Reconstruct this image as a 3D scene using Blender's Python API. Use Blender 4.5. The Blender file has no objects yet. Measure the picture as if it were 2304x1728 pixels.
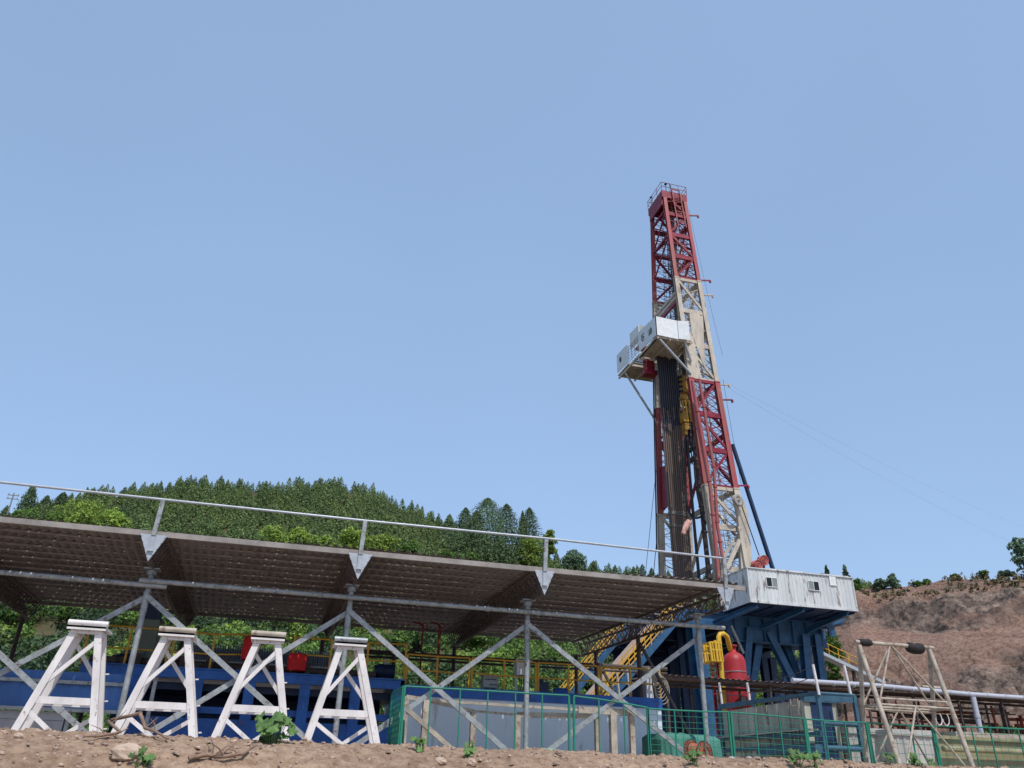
import bpy, math, random
import numpy as np
from mathutils import Vector, Matrix
rnd = random.Random(7)
rng = np.random.default_rng(11)
S = bpy.context.scene
C = S.collection

# ------------------------------------------------------------------ camera
F_PX = 1790.0
PITCH, ROLL, AZ = 0.46818, 0.025713, 0.26508
_fw = Vector((math.sin(AZ)*math.cos(PITCH), math.cos(AZ)*math.cos(PITCH), math.sin(PITCH)))
_rt = Vector((math.cos(AZ), -math.sin(AZ), 0))
_up = _rt.cross(_fw)
_r2 = _rt*math.cos(ROLL) + _up*math.sin(ROLL)
_u2 = -_rt*math.sin(ROLL) + _up*math.cos(ROLL)
cd = bpy.data.cameras.new('camera'); cam = bpy.data.objects.new('camera', cd); C.objects.link(cam)
cd.sensor_fit = 'HORIZONTAL'; cd.sensor_width = 36.0; cd.lens = 36.0*F_PX/2304
cd.clip_start = 0.1; cd.clip_end = 6000
cam.matrix_world = Matrix(((_r2.x, _u2.x, -_fw.x, 0), (_r2.y, _u2.y, -_fw.y, 0), (_r2.z, _u2.z, -_fw.z, 0), (0, 0, 0, 1)))
S.camera = cam
# ------------------------------------------------------------------ sky and sun
SUN_EL, SUN_AZ = math.radians(58), math.radians(169)   # azimuth clockwise from +Y
w = bpy.data.worlds.new("World"); S.world = w; w.use_nodes = True
nt = w.node_tree; nt.nodes.clear()
out = nt.nodes.new('ShaderNodeOutputWorld'); bg = nt.nodes.new('ShaderNodeBackground')
sky = nt.nodes.new('ShaderNodeTexSky'); sky.sky_type = 'NISHITA'; sky.sun_disc = False
sky.sun_elevation = SUN_EL; sky.sun_rotation = SUN_AZ
sky.air_density = 1.0; sky.dust_density = 1.5; sky.ozone_density = 1.5; sky.altitude = 0
bc = nt.nodes.new('ShaderNodeHueSaturation'); bc.inputs['Saturation'].default_value = 1.0
hz = nt.nodes.new('ShaderNodeMix'); hz.data_type = 'RGBA'; hz.inputs['Factor'].default_value = 0.74; hz.inputs['B'].default_value = (1.09, 1.63, 2.50, 1)   # hazy summer air evens the sky out
nt.links.new(sky.outputs[0], bc.inputs['Color']); nt.links.new(bc.outputs[0], hz.inputs['A']); wt = nt.nodes.new('ShaderNodeTexCoord'); wn_ = nt.nodes.new('ShaderNodeTexNoise'); wn_.inputs['Scale'].default_value = 1.3; wn_.inputs['Detail'].default_value = 3; nt.links.new(wt.outputs['Generated'], wn_.inputs['Vector'])
wr = nt.nodes.new('ShaderNodeMapRange'); wr.inputs['From Min'].default_value = 0.3; wr.inputs['From Max'].default_value = 0.7; wr.inputs['To Min'].default_value = 0.965; wr.inputs['To Max'].default_value = 1.05; nt.links.new(wn_.outputs[0], wr.inputs['Value'])
wh = nt.nodes.new('ShaderNodeHueSaturation'); nt.links.new(hz.outputs['Result'], wh.inputs['Color']); nt.links.new(wr.outputs[0], wh.inputs['Value']); nt.links.new(wh.outputs[0], bg.inputs[0]); nt.links.new(bg.outputs[0], out.inputs[0])
bg.inputs[1].default_value = 0.15
ld = bpy.data.lights.new('sun', 'SUN'); ld.energy = 2.05; ld.angle = math.radians(0.5); ld.color = (1, 0.96, 0.9)
lo = bpy.data.objects.new('sun', ld); C.objects.link(lo)
sd = Vector((math.sin(SUN_AZ)*math.cos(SUN_EL), math.cos(SUN_AZ)*math.cos(SUN_EL), math.sin(SUN_EL)))
lo.rotation_euler = sd.to_track_quat('Z', 'Y').to_euler(); lo.location = sd*200
S.view_settings.view_transform = 'Standard'; S.view_settings.look = 'None'
S.view_settings.exposure = 0.88; S.view_settings.gamma = 1.0
S.render.engine = 'CYCLES'

# ------------------------------------------------------------------ measuring helpers: a sight line met with a plane of the site
def ray(x, y): return _fw + _r2*((x-1152)/F_PX) - _u2*((y-864)/F_PX)
def at(x, y, Y): d = ray(x, y); return d*(Y/d.y)
def atX(x, y, X): d = ray(x, y); return d*(X/d.x)
def azel(x, y):
    d = ray(x, y); return math.atan2(d.x, d.y), math.atan2(d.z, math.hypot(d.x, d.y))
def V(*a): return Vector(a)

# ------------------------------------------------------------------ mesh builder
class MB:
    def __init__(s): s.v = []; s.f = []; s.m = []; s.sm = []; s.cur = 0
    def add(s, vs, fs, smooth=False, m=None):
        o = len(s.v); s.v += [tuple(p) for p in vs]
        for f in fs: s.f.append([i+o for i in f]); s.m.append(s.cur if m is None else m); s.sm.append(smooth)
        return s
    def box(s, lo, hi, m=None):
        x0, y0, z0 = lo; x1, y1, z1 = hi
        return s.add([(x0,y0,z0),(x1,y0,z0),(x1,y1,z0),(x0,y1,z0),(x0,y0,z1),(x1,y0,z1),(x1,y1,z1),(x0,y1,z1)],
              [(0,3,2,1),(4,5,6,7),(0,1,5,4),(1,2,6,5),(2,3,7,6),(3,0,4,7)], m=m)
    def frame(s, a, b, up=None):
        d = (b-a).normalized()
        u = Vector(up) if up else (V(0,0,1) if abs(d.z) < 0.9 else V(0,1,0))
        x = d.cross(u).normalized(); return x, x.cross(d).normalized()
    def bar(s, a, b, w, h=None, up=None, m=None):
        a, b = Vector(a), Vector(b); h = w if h is None else h
        x, y = s.frame(a, b, up); vs = []
        for p in (a, b):
            for i, j in ((-1,-1),(1,-1),(1,1),(-1,1)): vs.append(p + x*(i*w/2) + y*(j*h/2))
        return s.add(vs, [(3,2,1,0),(4,5,6,7),(0,1,5,4),(1,2,6,5),(2,3,7,6),(3,0,4,7)], m=m)
    def ibeam(s, a, b, w, h, t=0.03, up=None, m=None):      # H section: two flanges and a web
        a, b = Vector(a), Vector(b); x, y = s.frame(a, b, up)
        s.bar(a + y*(h/2-t/2), b + y*(h/2-t/2), w, t, up, m); s.bar(a - y*(h/2-t/2), b - y*(h/2-t/2), w, t, up, m)
        return s.bar(a, b, t, h-2*t, up, m)
    def tube(s, a, b, r, n=8, r2=None, m=None, caps=True):
        a, b = Vector(a), Vector(b); r2 = r if r2 is None else r2
        x, y = s.frame(a, b); vs = []
        for p, rr in ((a, r), (b, r2)):
            for k in range(n):
                t = 2*math.pi*k/n; vs.append(p + x*(rr*math.cos(t)) + y*(rr*math.sin(t)))
        s.add(vs, [(k, (k+1) % n, n+(k+1) % n, n+k) for k in range(n)], True, m)
        if caps: s.add(vs[:n], [tuple(range(n-1, -1, -1))], m=m); s.add(vs[n:], [tuple(range(n))], m=m)
        return s
    def path(s, pts, r, n=7, m=None):
        pts = [Vector(p) for p in pts]; rings = []; ref = None
        rr = r if isinstance(r, (list, tuple)) else [r]*len(pts)
        for i, p in enumerate(pts):
            d = (pts[min(i+1, len(pts)-1)] - pts[max(i-1, 0)]).normalized()
            if ref is None: ref = V(0,0,1) if abs(d.z) < 0.9 else V(0,1,0)
            x = d.cross(ref).normalized(); y = x.cross(d).normalized(); ref = y
            rings.append([p + x*(rr[i]*math.cos(2*math.pi*k/n)) + y*(rr[i]*math.sin(2*math.pi*k/n)) for k in range(n)])
        vs = [q for r_ in rings for q in r_]; fs = []
        for i in range(len(pts)-1):
            for k in range(n): fs.append((i*n+k, i*n+(k+1) % n, (i+1)*n+(k+1) % n, (i+1)*n+k))
        s.add(vs, fs, True, m); s.add(rings[0], [tuple(range(n-1, -1, -1))], m=m); return s.add(rings[-1], [tuple(range(n))], m=m)
    def lathe(s, base, axis, prof, n=20, m=None):
        base = Vector(base); axis = Vector(axis).normalized(); x, y = s.frame(base, base+axis)
        vs = []
        for h, r in prof:
            for k in range(n):
                t = 2*math.pi*k/n; vs.append(base + axis*h + x*(r*math.cos(t)) + y*(r*math.sin(t)))
        fs = [(i*n+k, i*n+(k+1) % n, (i+1)*n+(k+1) % n, (i+1)*n+k) for i in range(len(prof)-1) for k in range(n)]
        return s.add(vs, fs, True, m)
    def ring(s, c, axis, R, r, n=20, m=None):
        c = Vector(c); axis = Vector(axis).normalized(); x, y = s.frame(c, c+axis)
        pts = [c + x*(R*math.cos(2*math.pi*k/n)) + y*(R*math.sin(2*math.pi*k/n)) for k in range(n+1)]
        return s.path(pts, r, 5, m)
    def quad(s, a, b, c, d, m=None): return s.add([a, b, c, d], [(0, 1, 2, 3)], m=m)
    def slab(s, poly, off, m=None):                         # a flat outline with thickness along off
        poly = [Vector(p) for p in poly]; off = Vector(off); n = len(poly)
        vs = poly + [p + off for p in poly]
        return s.add(vs, [tuple(range(n-1, -1, -1)), tuple(range(n, 2*n))] + [(k, (k+1) % n, n+(k+1) % n, n+k) for k in range(n)], m=m)
    def ladder(s, a, b, wdir, wd=0.45, step=0.3, r=0.025, m=None):
        a, b, wdir = Vector(a), Vector(b), Vector(wdir).normalized()
        for q in (-1, 1): s.tube(a + wdir*(q*wd/2), b + wdir*(q*wd/2), r, 5, m=m)
        L = (b-a).length; k = 1
        while k*step < L:
            p = a + (b-a)*(k*step/L); s.tube(p - wdir*(wd/2), p + wdir*(wd/2), r*0.8, 4, m=m, caps=False); k += 1
        return s
    def build(s, name, mats, parent=None, origin=None):
        if not isinstance(mats, (list, tuple)): mats = [mats]
        o0 = Vector(parent['_o']) if parent is not None and '_o' in parent else (Vector(origin) if origin is not None else V(0,0,0))
        me = bpy.data.meshes.new(name)
        me.from_pydata([(x-o0.x, y-o0.y, z-o0.z) for x, y, z in s.v], [], s.f)
        for mt in mats: me.materials.append(mt)
        me.polygons.foreach_set('material_index', s.m); me.polygons.foreach_set('use_smooth', s.sm)
        me.update(); ob = bpy.data.objects.new(name, me); C.objects.link(ob)
        if parent is not None:
            ob.parent = parent
            if '_o' in parent: ob['_o'] = tuple(o0)
        else:
            ob.location = o0; ob['_o'] = tuple(o0)
        return ob

def tag(o, label=None, cat=None, group=None, kind=None):
    for k, v in (('label', label), ('category', cat), ('group', group), ('kind', kind)):
        if v: o[k] = v
    return o
def thing(name, label, cat, loc, group=None):
    o = bpy.data.objects.new(name, None); C.objects.link(o); o.location = loc; o['_o'] = tuple(Vector(loc))
    o.empty_display_size = 0.3
    return tag(o, label, cat, group)
def copy_tree(o, loc=None, rz=None, label=None, scale=None, parent=None):
    c = o.copy(); C.objects.link(c)
    if parent is not None: c.parent = parent
    if loc is not None: c.location = loc
    if rz is not None: c.rotation_euler.z = rz
    if scale is not None: c.scale = (scale,)*3 if not hasattr(scale, '__len__') else scale
    if label: c['label'] = label
    for ch in list(o.children): copy_tree(ch, parent=c)
    return c

# ------------------------------------------------------------------ materials
def lin(c): return tuple(((v/255)/12.92 if v/255 <= 0.04045 else ((v/255+0.055)/1.055)**2.4) for v in c)
def mat(name, col, rough=0.6, metal=0.0, col2=None, scale=3.0, amt=0.5, rust=0.0, rcol=(0.16, 0.07, 0.035), rscale=4.0, stretch=1.0, bump=0.0, spec=0.4, island=0.0):
    m = bpy.data.materials.new(name); m.use_nodes = True; n = m.node_tree.nodes; L = m.node_tree.links
    b = n['Principled BSDF']; b.inputs['Roughness'].default_value = rough; b.inputs['Metallic'].default_value = metal
    b.inputs['Specular IOR Level'].default_value = spec
    tc = n.new('ShaderNodeTexCoord'); mp = n.new('ShaderNodeMapping'); L.new(tc.outputs['Object'], mp.inputs[0])
    mp.inputs['Scale'].default_value = (1, 1, 1/stretch)
    nz = n.new('ShaderNodeTexNoise'); nz.inputs['Scale'].default_value = scale; nz.inputs['Detail'].default_value = 6; nz.inputs['Roughness'].default_value = 0.65
    L.new(mp.outputs[0], nz.inputs['Vector'])
    rp = n.new('ShaderNodeValToRGB'); c2 = col2 or tuple(v*(1-amt) for v in col)
    rp.color_ramp.elements[0].position = 0.35; rp.color_ramp.elements[0].color = (*c2, 1)
    rp.color_ramp.elements[1].position = 0.62; rp.color_ramp.elements[1].color = (*col, 1)
    L.new(nz.outputs[0], rp.inputs[0]); cur = rp.outputs[0]
    if rust > 0:
        n2 = n.new('ShaderNodeTexNoise'); n2.inputs['Scale'].default_value = rscale; n2.inputs['Detail'].default_value = 8; n2.inputs['Roughness'].default_value = 0.7
        L.new(mp.outputs[0], n2.inputs['Vector'])
        r2 = n.new('ShaderNodeValToRGB'); r2.color_ramp.elements[0].position = 0.64-0.25*rust; r2.color_ramp.elements[1].position = 0.72-0.25*rust
        L.new(n2.outputs[0], r2.inputs[0])
        mx = n.new('ShaderNodeMix'); mx.data_type = 'RGBA'; L.new(r2.outputs[0], mx.inputs['Factor']); L.new(cur, mx.inputs['A'])
        mx.inputs['B'].default_value = (*rcol, 1); cur = mx.outputs['Result']
    if island > 0:
        g = n.new('ShaderNodeNewGeometry'); mr = n.new('ShaderNodeMapRange'); mr.inputs['To Min'].default_value = 1-island; mr.inputs['To Max'].default_value = 1+island
        L.new(g.outputs['Random Per Island'], mr.inputs['Value'])
        hv = n.new('ShaderNodeHueSaturation'); L.new(cur, hv.inputs['Color']); L.new(mr.outputs[0], hv.inputs['Value']); cur = hv.outputs[0]
    L.new(cur, b.inputs['Base Color'])
    if bump > 0:
        bp = n.new('ShaderNodeBump'); bp.inputs['Strength'].default_value = bump; bp.inputs['Distance'].default_value = 0.03
        L.new(nz.outputs[0], bp.inputs['Height']); L.new(bp.outputs[0], b.inputs['Normal'])
    return m
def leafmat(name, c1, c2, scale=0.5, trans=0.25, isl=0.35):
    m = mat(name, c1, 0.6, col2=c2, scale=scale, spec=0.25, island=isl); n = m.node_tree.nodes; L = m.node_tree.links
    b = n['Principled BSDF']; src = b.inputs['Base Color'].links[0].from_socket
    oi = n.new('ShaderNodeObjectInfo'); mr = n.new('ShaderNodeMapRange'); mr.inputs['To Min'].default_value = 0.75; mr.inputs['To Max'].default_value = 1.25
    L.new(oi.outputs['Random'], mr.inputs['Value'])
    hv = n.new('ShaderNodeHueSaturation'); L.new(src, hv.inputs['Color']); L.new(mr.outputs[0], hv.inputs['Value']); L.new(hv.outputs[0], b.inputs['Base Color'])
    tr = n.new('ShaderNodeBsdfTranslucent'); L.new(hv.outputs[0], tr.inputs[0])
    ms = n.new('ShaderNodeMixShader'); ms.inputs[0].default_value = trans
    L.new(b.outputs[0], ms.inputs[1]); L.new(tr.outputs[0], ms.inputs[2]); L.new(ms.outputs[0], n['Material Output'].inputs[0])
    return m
M = dict(
 galv=mat('galvanised_steel', (0.34,0.36,0.37), 0.5, 0.25, amt=0.35, scale=6, rust=0.35, rcol=(0.14,0.11,0.09), rscale=9),
 galvb=mat('bright_galvanised_pipe', (0.42,0.45,0.49), 0.45, 0.25, amt=0.22, scale=5),
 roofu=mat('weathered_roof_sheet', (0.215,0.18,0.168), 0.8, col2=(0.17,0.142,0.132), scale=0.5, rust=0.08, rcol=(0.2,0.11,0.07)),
 fascia=mat('weathered_edge_channel', (0.30,0.27,0.25), 0.7, amt=0.4, scale=2),
 darksteel=mat('dark_rusty_steel', (0.10,0.075,0.07), 0.75, 0.2, amt=0.5, scale=5),
 purlin=mat('lit_tone_purlin_steel', (0.34,0.29,0.265), 0.75, amt=0.5, scale=4),  # pale tone paints in the light caught by the lower flanges
 whitep=mat('white_painted_steel', (0.72,0.68,0.665), 0.5, amt=0.22, scale=3, rust=0.16, rcol=(0.30,0.22,0.19), rscale=18, stretch=2),
 whitec=mat('white_painted_sheet', (0.68,0.71,0.72), 0.5, amt=0.15, scale=2.5),
 dirtywhite=mat('dirty_white_cabin_sheet', (0.60,0.62,0.62), 0.6, col2=(0.44,0.46,0.47), scale=0.8, rust=0.36, rcol=(0.20,0.15,0.12), rscale=2.6, stretch=5),
 blue=mat('blue_painted_steel', (0.015,0.12,0.46), 0.45, amt=0.4, scale=2.5, rust=0.12),
 bluef=mat('faded_blue_steel', (0.024,0.10,0.215), 0.5, amt=0.5, scale=1.4, rust=0.15, rcol=(0.05,0.05,0.07)),
 bluesheet=mat('scuffed_blue_sheet', (0.05,0.15,0.42), 0.5, amt=0.3, scale=1.5, rust=0.2, rcol=(0.16,0.2,0.3), rscale=1.5, stretch=4),
 navy=mat('dark_navy_steel', (0.012,0.035,0.10), 0.5, amt=0.4, scale=2),
 skid=mat('dull_teal_blue_steel', (0.04,0.11,0.17), 0.5, amt=0.4, scale=2, rust=0.25, rcol=(0.07,0.08,0.09)),
 grey=mat('pale_grey_tank_paint', (0.66,0.74,0.82), 0.5, col2=(0.58,0.66,0.74), scale=1.4, stretch=6, rust=0.18, rcol=(0.42,0.45,0.42), rscale=3),
 greyd=mat('stained_grey_sheet', (0.40,0.40,0.33), 0.7, amt=0.4, scale=1.5, stretch=4, rust=0.3, rcol=(0.13,0.11,0.09), rscale=2),
 wallgrey=mat('grey_concrete_block', (0.36,0.36,0.38), 0.85, amt=0.2, scale=3),
 yellow=mat('yellow_rail_paint', (0.58,0.32,0.03), 0.5, amt=0.3, scale=5, rust=0.15),
 yellowb=mat('bright_yellow_paint', (0.62,0.37,0.025), 0.45, amt=0.15, scale=4),
 ochre=mat('ochre_yellow_machine_paint', (0.45,0.25,0.045), 0.5, amt=0.45, scale=2.5, rust=0.25, rcol=(0.1,0.06,0.04)),
 green=mat('green_fence_paint', (0.015,0.19,0.125), 0.5, amt=0.2, scale=4),
 greennet=mat('green_shade_netting', (0.07,0.24,0.19), 0.8, amt=0.3, scale=3, bump=0.4),
 red=mat('red_mast_paint', (0.26,0.010,0.035), 0.5, amt=0.45, scale=1.5, rust=0.25, rcol=(0.2,0.12,0.09)),
 redleg=mat('faded_red_mast_leg', (0.33,0.05,0.065), 0.55, col2=(0.27,0.10,0.08), scale=0.6, rust=0.2, rcol=(0.3,0.22,0.16), stretch=3),
 redv=mat('red_vessel_paint', (0.40,0.022,0.03), 0.5, amt=0.4, scale=1.2, rust=0.15, rcol=(0.25,0.08,0.06), stretch=3),
 redcloth=mat('red_cover_cloth', (0.55,0.015,0.02), 0.8, amt=0.3, scale=5, bump=0.4),
 rope=mat('black_wire_rope', (0.03,0.032,0.04), 0.6),
 cream=mat('cream_mast_paint', (0.50,0.44,0.36), 0.55, amt=0.3, scale=1.5, rust=0.3, rcol=(0.22,0.16,0.12), rscale=2.5, stretch=3),
 pipe=mat('dark_drill_pipe', (0.062,0.062,0.082), 0.45, 0.4, amt=0.3, scale=1, rust=0.2, rcol=(0.09,0.06,0.05), stretch=6),
 piper=mat('rusty_drill_pipe', (0.135,0.105,0.09), 0.6, 0.1, amt=0.15, scale=0.5, stretch=4),
 tan=mat('sandy_painted_pipe', (0.44,0.38,0.31), 0.65, amt=0.4, scale=4, rust=0.42, rcol=(0.22,0.15,0.11), rscale=6),
 pinkramp=mat('dusty_pink_ramp_plate', (0.46,0.33,0.28), 0.7, amt=0.25, scale=2),
 rubber=mat('black_rubber_sleeve', (0.025,0.02,0.02), 0.8, bump=0.5, scale=12),
 reel=mat('orange_brown_reel', (0.36,0.08,0.04), 0.7, amt=0.4, scale=5),
 redreel=mat('red_hoist_drum', (0.40,0.09,0.08), 0.6, amt=0.35, scale=3),
 glass=mat('dark_window_glass', (0.01,0.012,0.014), 0.1),
 glassg=mat('dusty_window_glass', (0.22,0.25,0.24), 0.3, amt=0.2),
 black=mat('black_rubber_hose', (0.02,0.02,0.022), 0.5),
 panel=mat('grey_control_panel', (0.36,0.38,0.38), 0.5, amt=0.1),
 concrete=mat('old_concrete_wall', (0.38,0.36,0.32), 0.9, amt=0.35, scale=2, stretch=4, bump=0.2),
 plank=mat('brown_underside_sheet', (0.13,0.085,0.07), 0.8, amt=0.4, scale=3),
 gutter=mat('white_plastic_gutter_pipe', (0.42,0.43,0.49), 0.4, amt=0.1),
 windsock=mat('pink_windsock_cloth', (0.75,0.42,0.34), 0.8),
 wood=mat('dry_branch_wood', (0.26,0.17,0.12), 0.9, amt=0.4, scale=12, bump=0.4),
 bark=mat('tree_bark', (0.09,0.065,0.045), 0.9, amt=0.4, scale=4),
 stone=mat('pale_tan_stone', (0.50,0.38,0.29), 0.9, amt=0.25, scale=6, bump=0.4),
 rubble=mat('brown_rubble_stone', (0.44,0.32,0.25), 0.95, amt=0.3, scale=8, bump=0.4, island=0.25),
 poleg=mat('weathered_pole', (0.25,0.24,0.23), 0.8),
 conif=leafmat('conifer_foliage', (0.215,0.295,0.095), (0.085,0.14,0.055), 0.12),
 conifd=leafmat('dark_conifer_foliage', (0.125,0.19,0.075), (0.05,0.085,0.042), 0.4),
 thicket=leafmat('thicket_leaves_painted_shade', (0.065,0.11,0.045), (0.02,0.04,0.02), 0.4),  # darker leaf copy, the shade in the undergrowth put into its colour
 broad=leafmat('bright_green_leaves', (0.31,0.42,0.075), (0.15,0.24,0.045), 0.5, 0.3),
 mid=leafmat('fresh_green_leaves', (0.15,0.25,0.05), (0.045,0.095,0.022), 0.4, 0.3),
 grove=leafmat('dusty_green_leaves', (0.16,0.24,0.14), (0.06,0.10,0.065), 0.4),
 weed=leafmat('weed_leaf', (0.15,0.26,0.08), (0.07,0.15,0.045), 6.0, 0.3, 0.25),
)
def rgh(m, v): m.node_tree.nodes['Principled BSDF'].inputs['Roughness'].default_value = v
M['rope'] = mat('black_wire_rope', (0.03,0.032,0.04), 0.6)

# ------------------------------------------------------------------ noise for terrain (numpy value noise)
def vnoise(x, y, seed=0):
    xi = np.floor(x).astype(np.int64); yi = np.floor(y).astype(np.int64); xf = x-xi; yf = y-yi
    u = xf*xf*(3-2*xf); v = yf*yf*(3-2*yf)
    def h(a, b):
        n = (a*374761393 + b*668265263 + seed*1442695041) & 0x7fffffff
        n = ((n ^ (n >> 13))*1274126177) & 0x7fffffff
        return ((n ^ (n >> 16)) & 0xffff)/65535.0
    return (h(xi, yi)*(1-u)+h(xi+1, yi)*u)*(1-v)+(h(xi, yi+1)*(1-u)+h(xi+1, yi+1)*u)*v
def fbm(x, y, octv=4, seed=0, gain=0.5):
    t = 0; a = 1; s = 0
    for o in range(octv):
        t = t + a*(vnoise(x*2**o, y*2**o, seed+o)-0.5); s += a; a *= gain
    return t/s*2
def gridmesh(name, X, Y, Z, m, smooth=True, kind='structure'):
    ny, nx = X.shape; co = np.stack([X, Y, Z], -1).reshape(-1, 3)
    idx = np.arange(nx*ny).reshape(ny, nx)
    q = np.stack([idx[:-1, :-1], idx[:-1, 1:], idx[1:, 1:], idx[1:, :-1]], -1).reshape(-1, 4)
    return rawmesh(name, co, q, m, smooth, kind)
def rawmesh(name, co, q, m, smooth=False, kind=None):
    me = bpy.data.meshes.new(name); me.vertices.add(len(co)); me.vertices.foreach_set('co', co.astype(np.float32).ravel())
    k = q.shape[1]; me.loops.add(q.size); me.loops.foreach_set('vertex_index', q.astype(np.int32).ravel())
    me.polygons.add(len(q)); me.polygons.foreach_set('loop_start', np.arange(0, q.size, k, dtype=np.int32))
    me.polygons.foreach_set('loop_total', np.full(len(q), k, dtype=np.int32))
    me.update(calc_edges=True)
    if smooth: me.polygons.foreach_set('use_smooth', np.ones(len(q), dtype=bool))
    me.materials.append(m); ob = bpy.data.objects.new(name, me); C.objects.link(ob)
    if kind: ob['kind'] = kind
    return ob

# ================================================================== SETTING
PZ = 0.32                                   # level of the well pad
def soilmat(name, cols, sc=1.0, bump=0.6):
    m = bpy.data.materials.new(name); m.use_nodes = True; n = m.node_tree.nodes; L = m.node_tree.links
    b = n['Principled BSDF']; b.inputs['Roughness'].default_value = 0.95; b.inputs['Specular IOR Level'].default_value = 0.15
    tc = n.new('ShaderNodeTexCoord')
    a = n.new('ShaderNodeTexNoise'); a.inputs['Scale'].default_value = 0.6*sc; a.inputs['Detail'].default_value = 5
    c = n.new('ShaderNodeTexNoise'); c.inputs['Scale'].default_value = 9*sc; c.inputs['Detail'].default_value = 10; c.inputs['Roughness'].default_value = 0.7
    for t in (a, c): L.new(tc.outputs['Object'], t.inputs['Vector'])
    r = n.new('ShaderNodeValToRGB'); r.color_ramp.elements[0].position = 0.3; r.color_ramp.elements[0].color = (*cols[0], 1)
    r.color_ramp.elements[1].position = 0.7; r.color_ramp.elements[1].color = (*cols[1], 1); L.new(a.outputs[0], r.inputs[0])
    r2 = n.new('ShaderNodeValToRGB'); r2.color_ramp.elements[0].position = 0.36; r2.color_ramp.elements[0].color = (*cols[2], 1)
    r2.color_ramp.elements[1].position = 0.6; r2.color_ramp.elements[1].color = (1, 1, 1, 1); L.new(c.outputs[0], r2.inputs[0])
    mx = n.new('ShaderNodeMix'); mx.data_type = 'RGBA'; mx.blend_type = 'MULTIPLY'; mx.inputs['Factor'].default_value = 0.8
    L.new(r.outputs[0], mx.inputs['A']); L.new(r2.outputs[0], mx.inputs['B']); L.new(mx.outputs['Result'], b.inputs['Base Color'])
    bp = n.new('ShaderNodeBump'); bp.inputs['Strength'].default_value = bump; bp.inputs['Distance'].default_value = 0.04/sc
    L.new(c.outputs[0], bp.inputs['Height']); L.new(bp.outputs[0], b.inputs['Normal'])
    return m
SOIL = soilmat('reddish_brown_soil', [(0.27,0.185,0.13), (0.40,0.283,0.20), (0.42,0.35,0.31)])
PADM = soilmat('trodden_pad_dirt', [(0.34,0.27,0.22), (0.42,0.34,0.28), (0.7,0.66,0.62)], 0.6)
CLIFF = soilmat('red_brown_cut_slope', [(0.225,0.14,0.108), (0.30,0.198,0.152), (0.28,0.22,0.20)], 0.3, 1.0)
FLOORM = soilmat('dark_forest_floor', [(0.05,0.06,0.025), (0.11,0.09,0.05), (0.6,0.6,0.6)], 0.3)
# ground: one sheet out to the horizon
def axis(lo, hi, n0, far):
    a = np.linspace(lo, hi, n0); o = np.array([far*0.03, far*0.1, far*0.3, far])
    return np.concatenate([-o[::-1]+lo, a, o+hi])
gx = axis(-14, 22, 60, 1500); gy = np.concatenate([[-1500, -900, -300, -100, -30], np.linspace(-12, 11.5, 30), [14, 20, 30, 60, 120, 300, 900, 1500]])
X, Y = np.meshgrid(gx, gy)
def gz(Y): return np.where(Y < 5.6, -1.5, np.where(Y > 10.0, PZ-0.02, -1.5 + (Y-5.6)/4.4*(PZ-0.02+1.5)))
gridmesh('ground', X, Y, gz(Y)-0.25*((Y > 5) & (Y < 11.2)), PADM)
# the bank of dug earth between the camera and the pad
nx, ny = 1300, 190
bx = np.linspace(-9, 17, nx); by = np.linspace(5.4, 11.6, ny); X, Y = np.meshgrid(bx, by)
crest = 0.335 + 0.03*fbm(X*0.35, X*0+3, 3, 5)
Z = np.where(Y < 9, -1.5 + (crest+1.5)*np.sin(np.clip((Y-5.6)/3.4, 0, 1)*math.pi/2)**1.1, crest-(crest-PZ+0.04)*np.clip((Y-9)/1.6, 0, 1)**1.5)
amp = np.clip((Y-5.6)/1.0, 0, 1)*np.clip((11.4-Y)/0.8, 0, 1)
clod = fbm(X*2.2, Y*2.2, 4, 9); fine = fbm(X*11, Y*11, 4, 21, 0.65)
Z += amp*(0.045*clod*np.clip((9.4-Y)/1.2, 0.35, 1) + 0.034*np.abs(fine) + 0.055*np.clip(fbm(X*7, Y*7, 3, 33)-0.1, 0, 1) + 0.02*np.abs(fbm(X*23, Y*23, 2, 51)))
BANKZ = Z
gridmesh('bank', X, Y, Z, SOIL, smooth=False)
def bankz(x, y):
    i = int(np.clip(np.searchsorted(bx, x), 0, nx-1)); j = int(np.clip(np.searchsorted(by, y), 0, ny-1)); return float(BANKZ[j, i])

# hills: ridge lines read as bearings and heights from the site
def table(pts):
    a = [azel(x, y) for x, y in pts]; a.sort(); return np.array([p[0] for p in a]), np.array([p[1] for p in a])
RA, RE = table([(-900,1400),(-500,1320),(-200,1260),(0,1195),(60,1165),(100,1150),(150,1138),(230,1120),(350,1103),(440,1098),(560,1103),(640,1106),(715,1096),(790,1106),(860,1120),(920,1153),(1000,1190),(1080,1222),(1180,1250),(1300,1282),(1400,1302),(1480,1312),(1700,1310),(1900,1320),(2300,1400)])
def r0f(az): return np.interp(az, np.radians([-60, 12, 24, 60]), [42, 44, 84, 84])
R1 = 300.0
def hillz(r, az):
    r0 = r0f(az); t = np.clip((r-r0)/(R1-r0), 0, None); zr = R1*np.tan(np.interp(az, RA, RE))
    z = PZ-0.6 + (zr-PZ)*np.minimum(t, 1)**1.35
    return np.where(t > 1, z - (r-R1)*0.25, z) + 1.2*fbm(r*np.sin(az)/18, r*np.cos(az)/18, 3, 4)*np.clip(t*8, 0, 1)
aa = np.linspace(math.radians(-58), math.radians(52), 320); rr = np.concatenate([np.linspace(40, 300, 150), np.linspace(305, 480, 15)])
A, R_ = np.meshgrid(aa, rr)
gridmesh('hill', R_*np.sin(A), R_*np.cos(A), hillz(R_, A), FLOORM)
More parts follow.
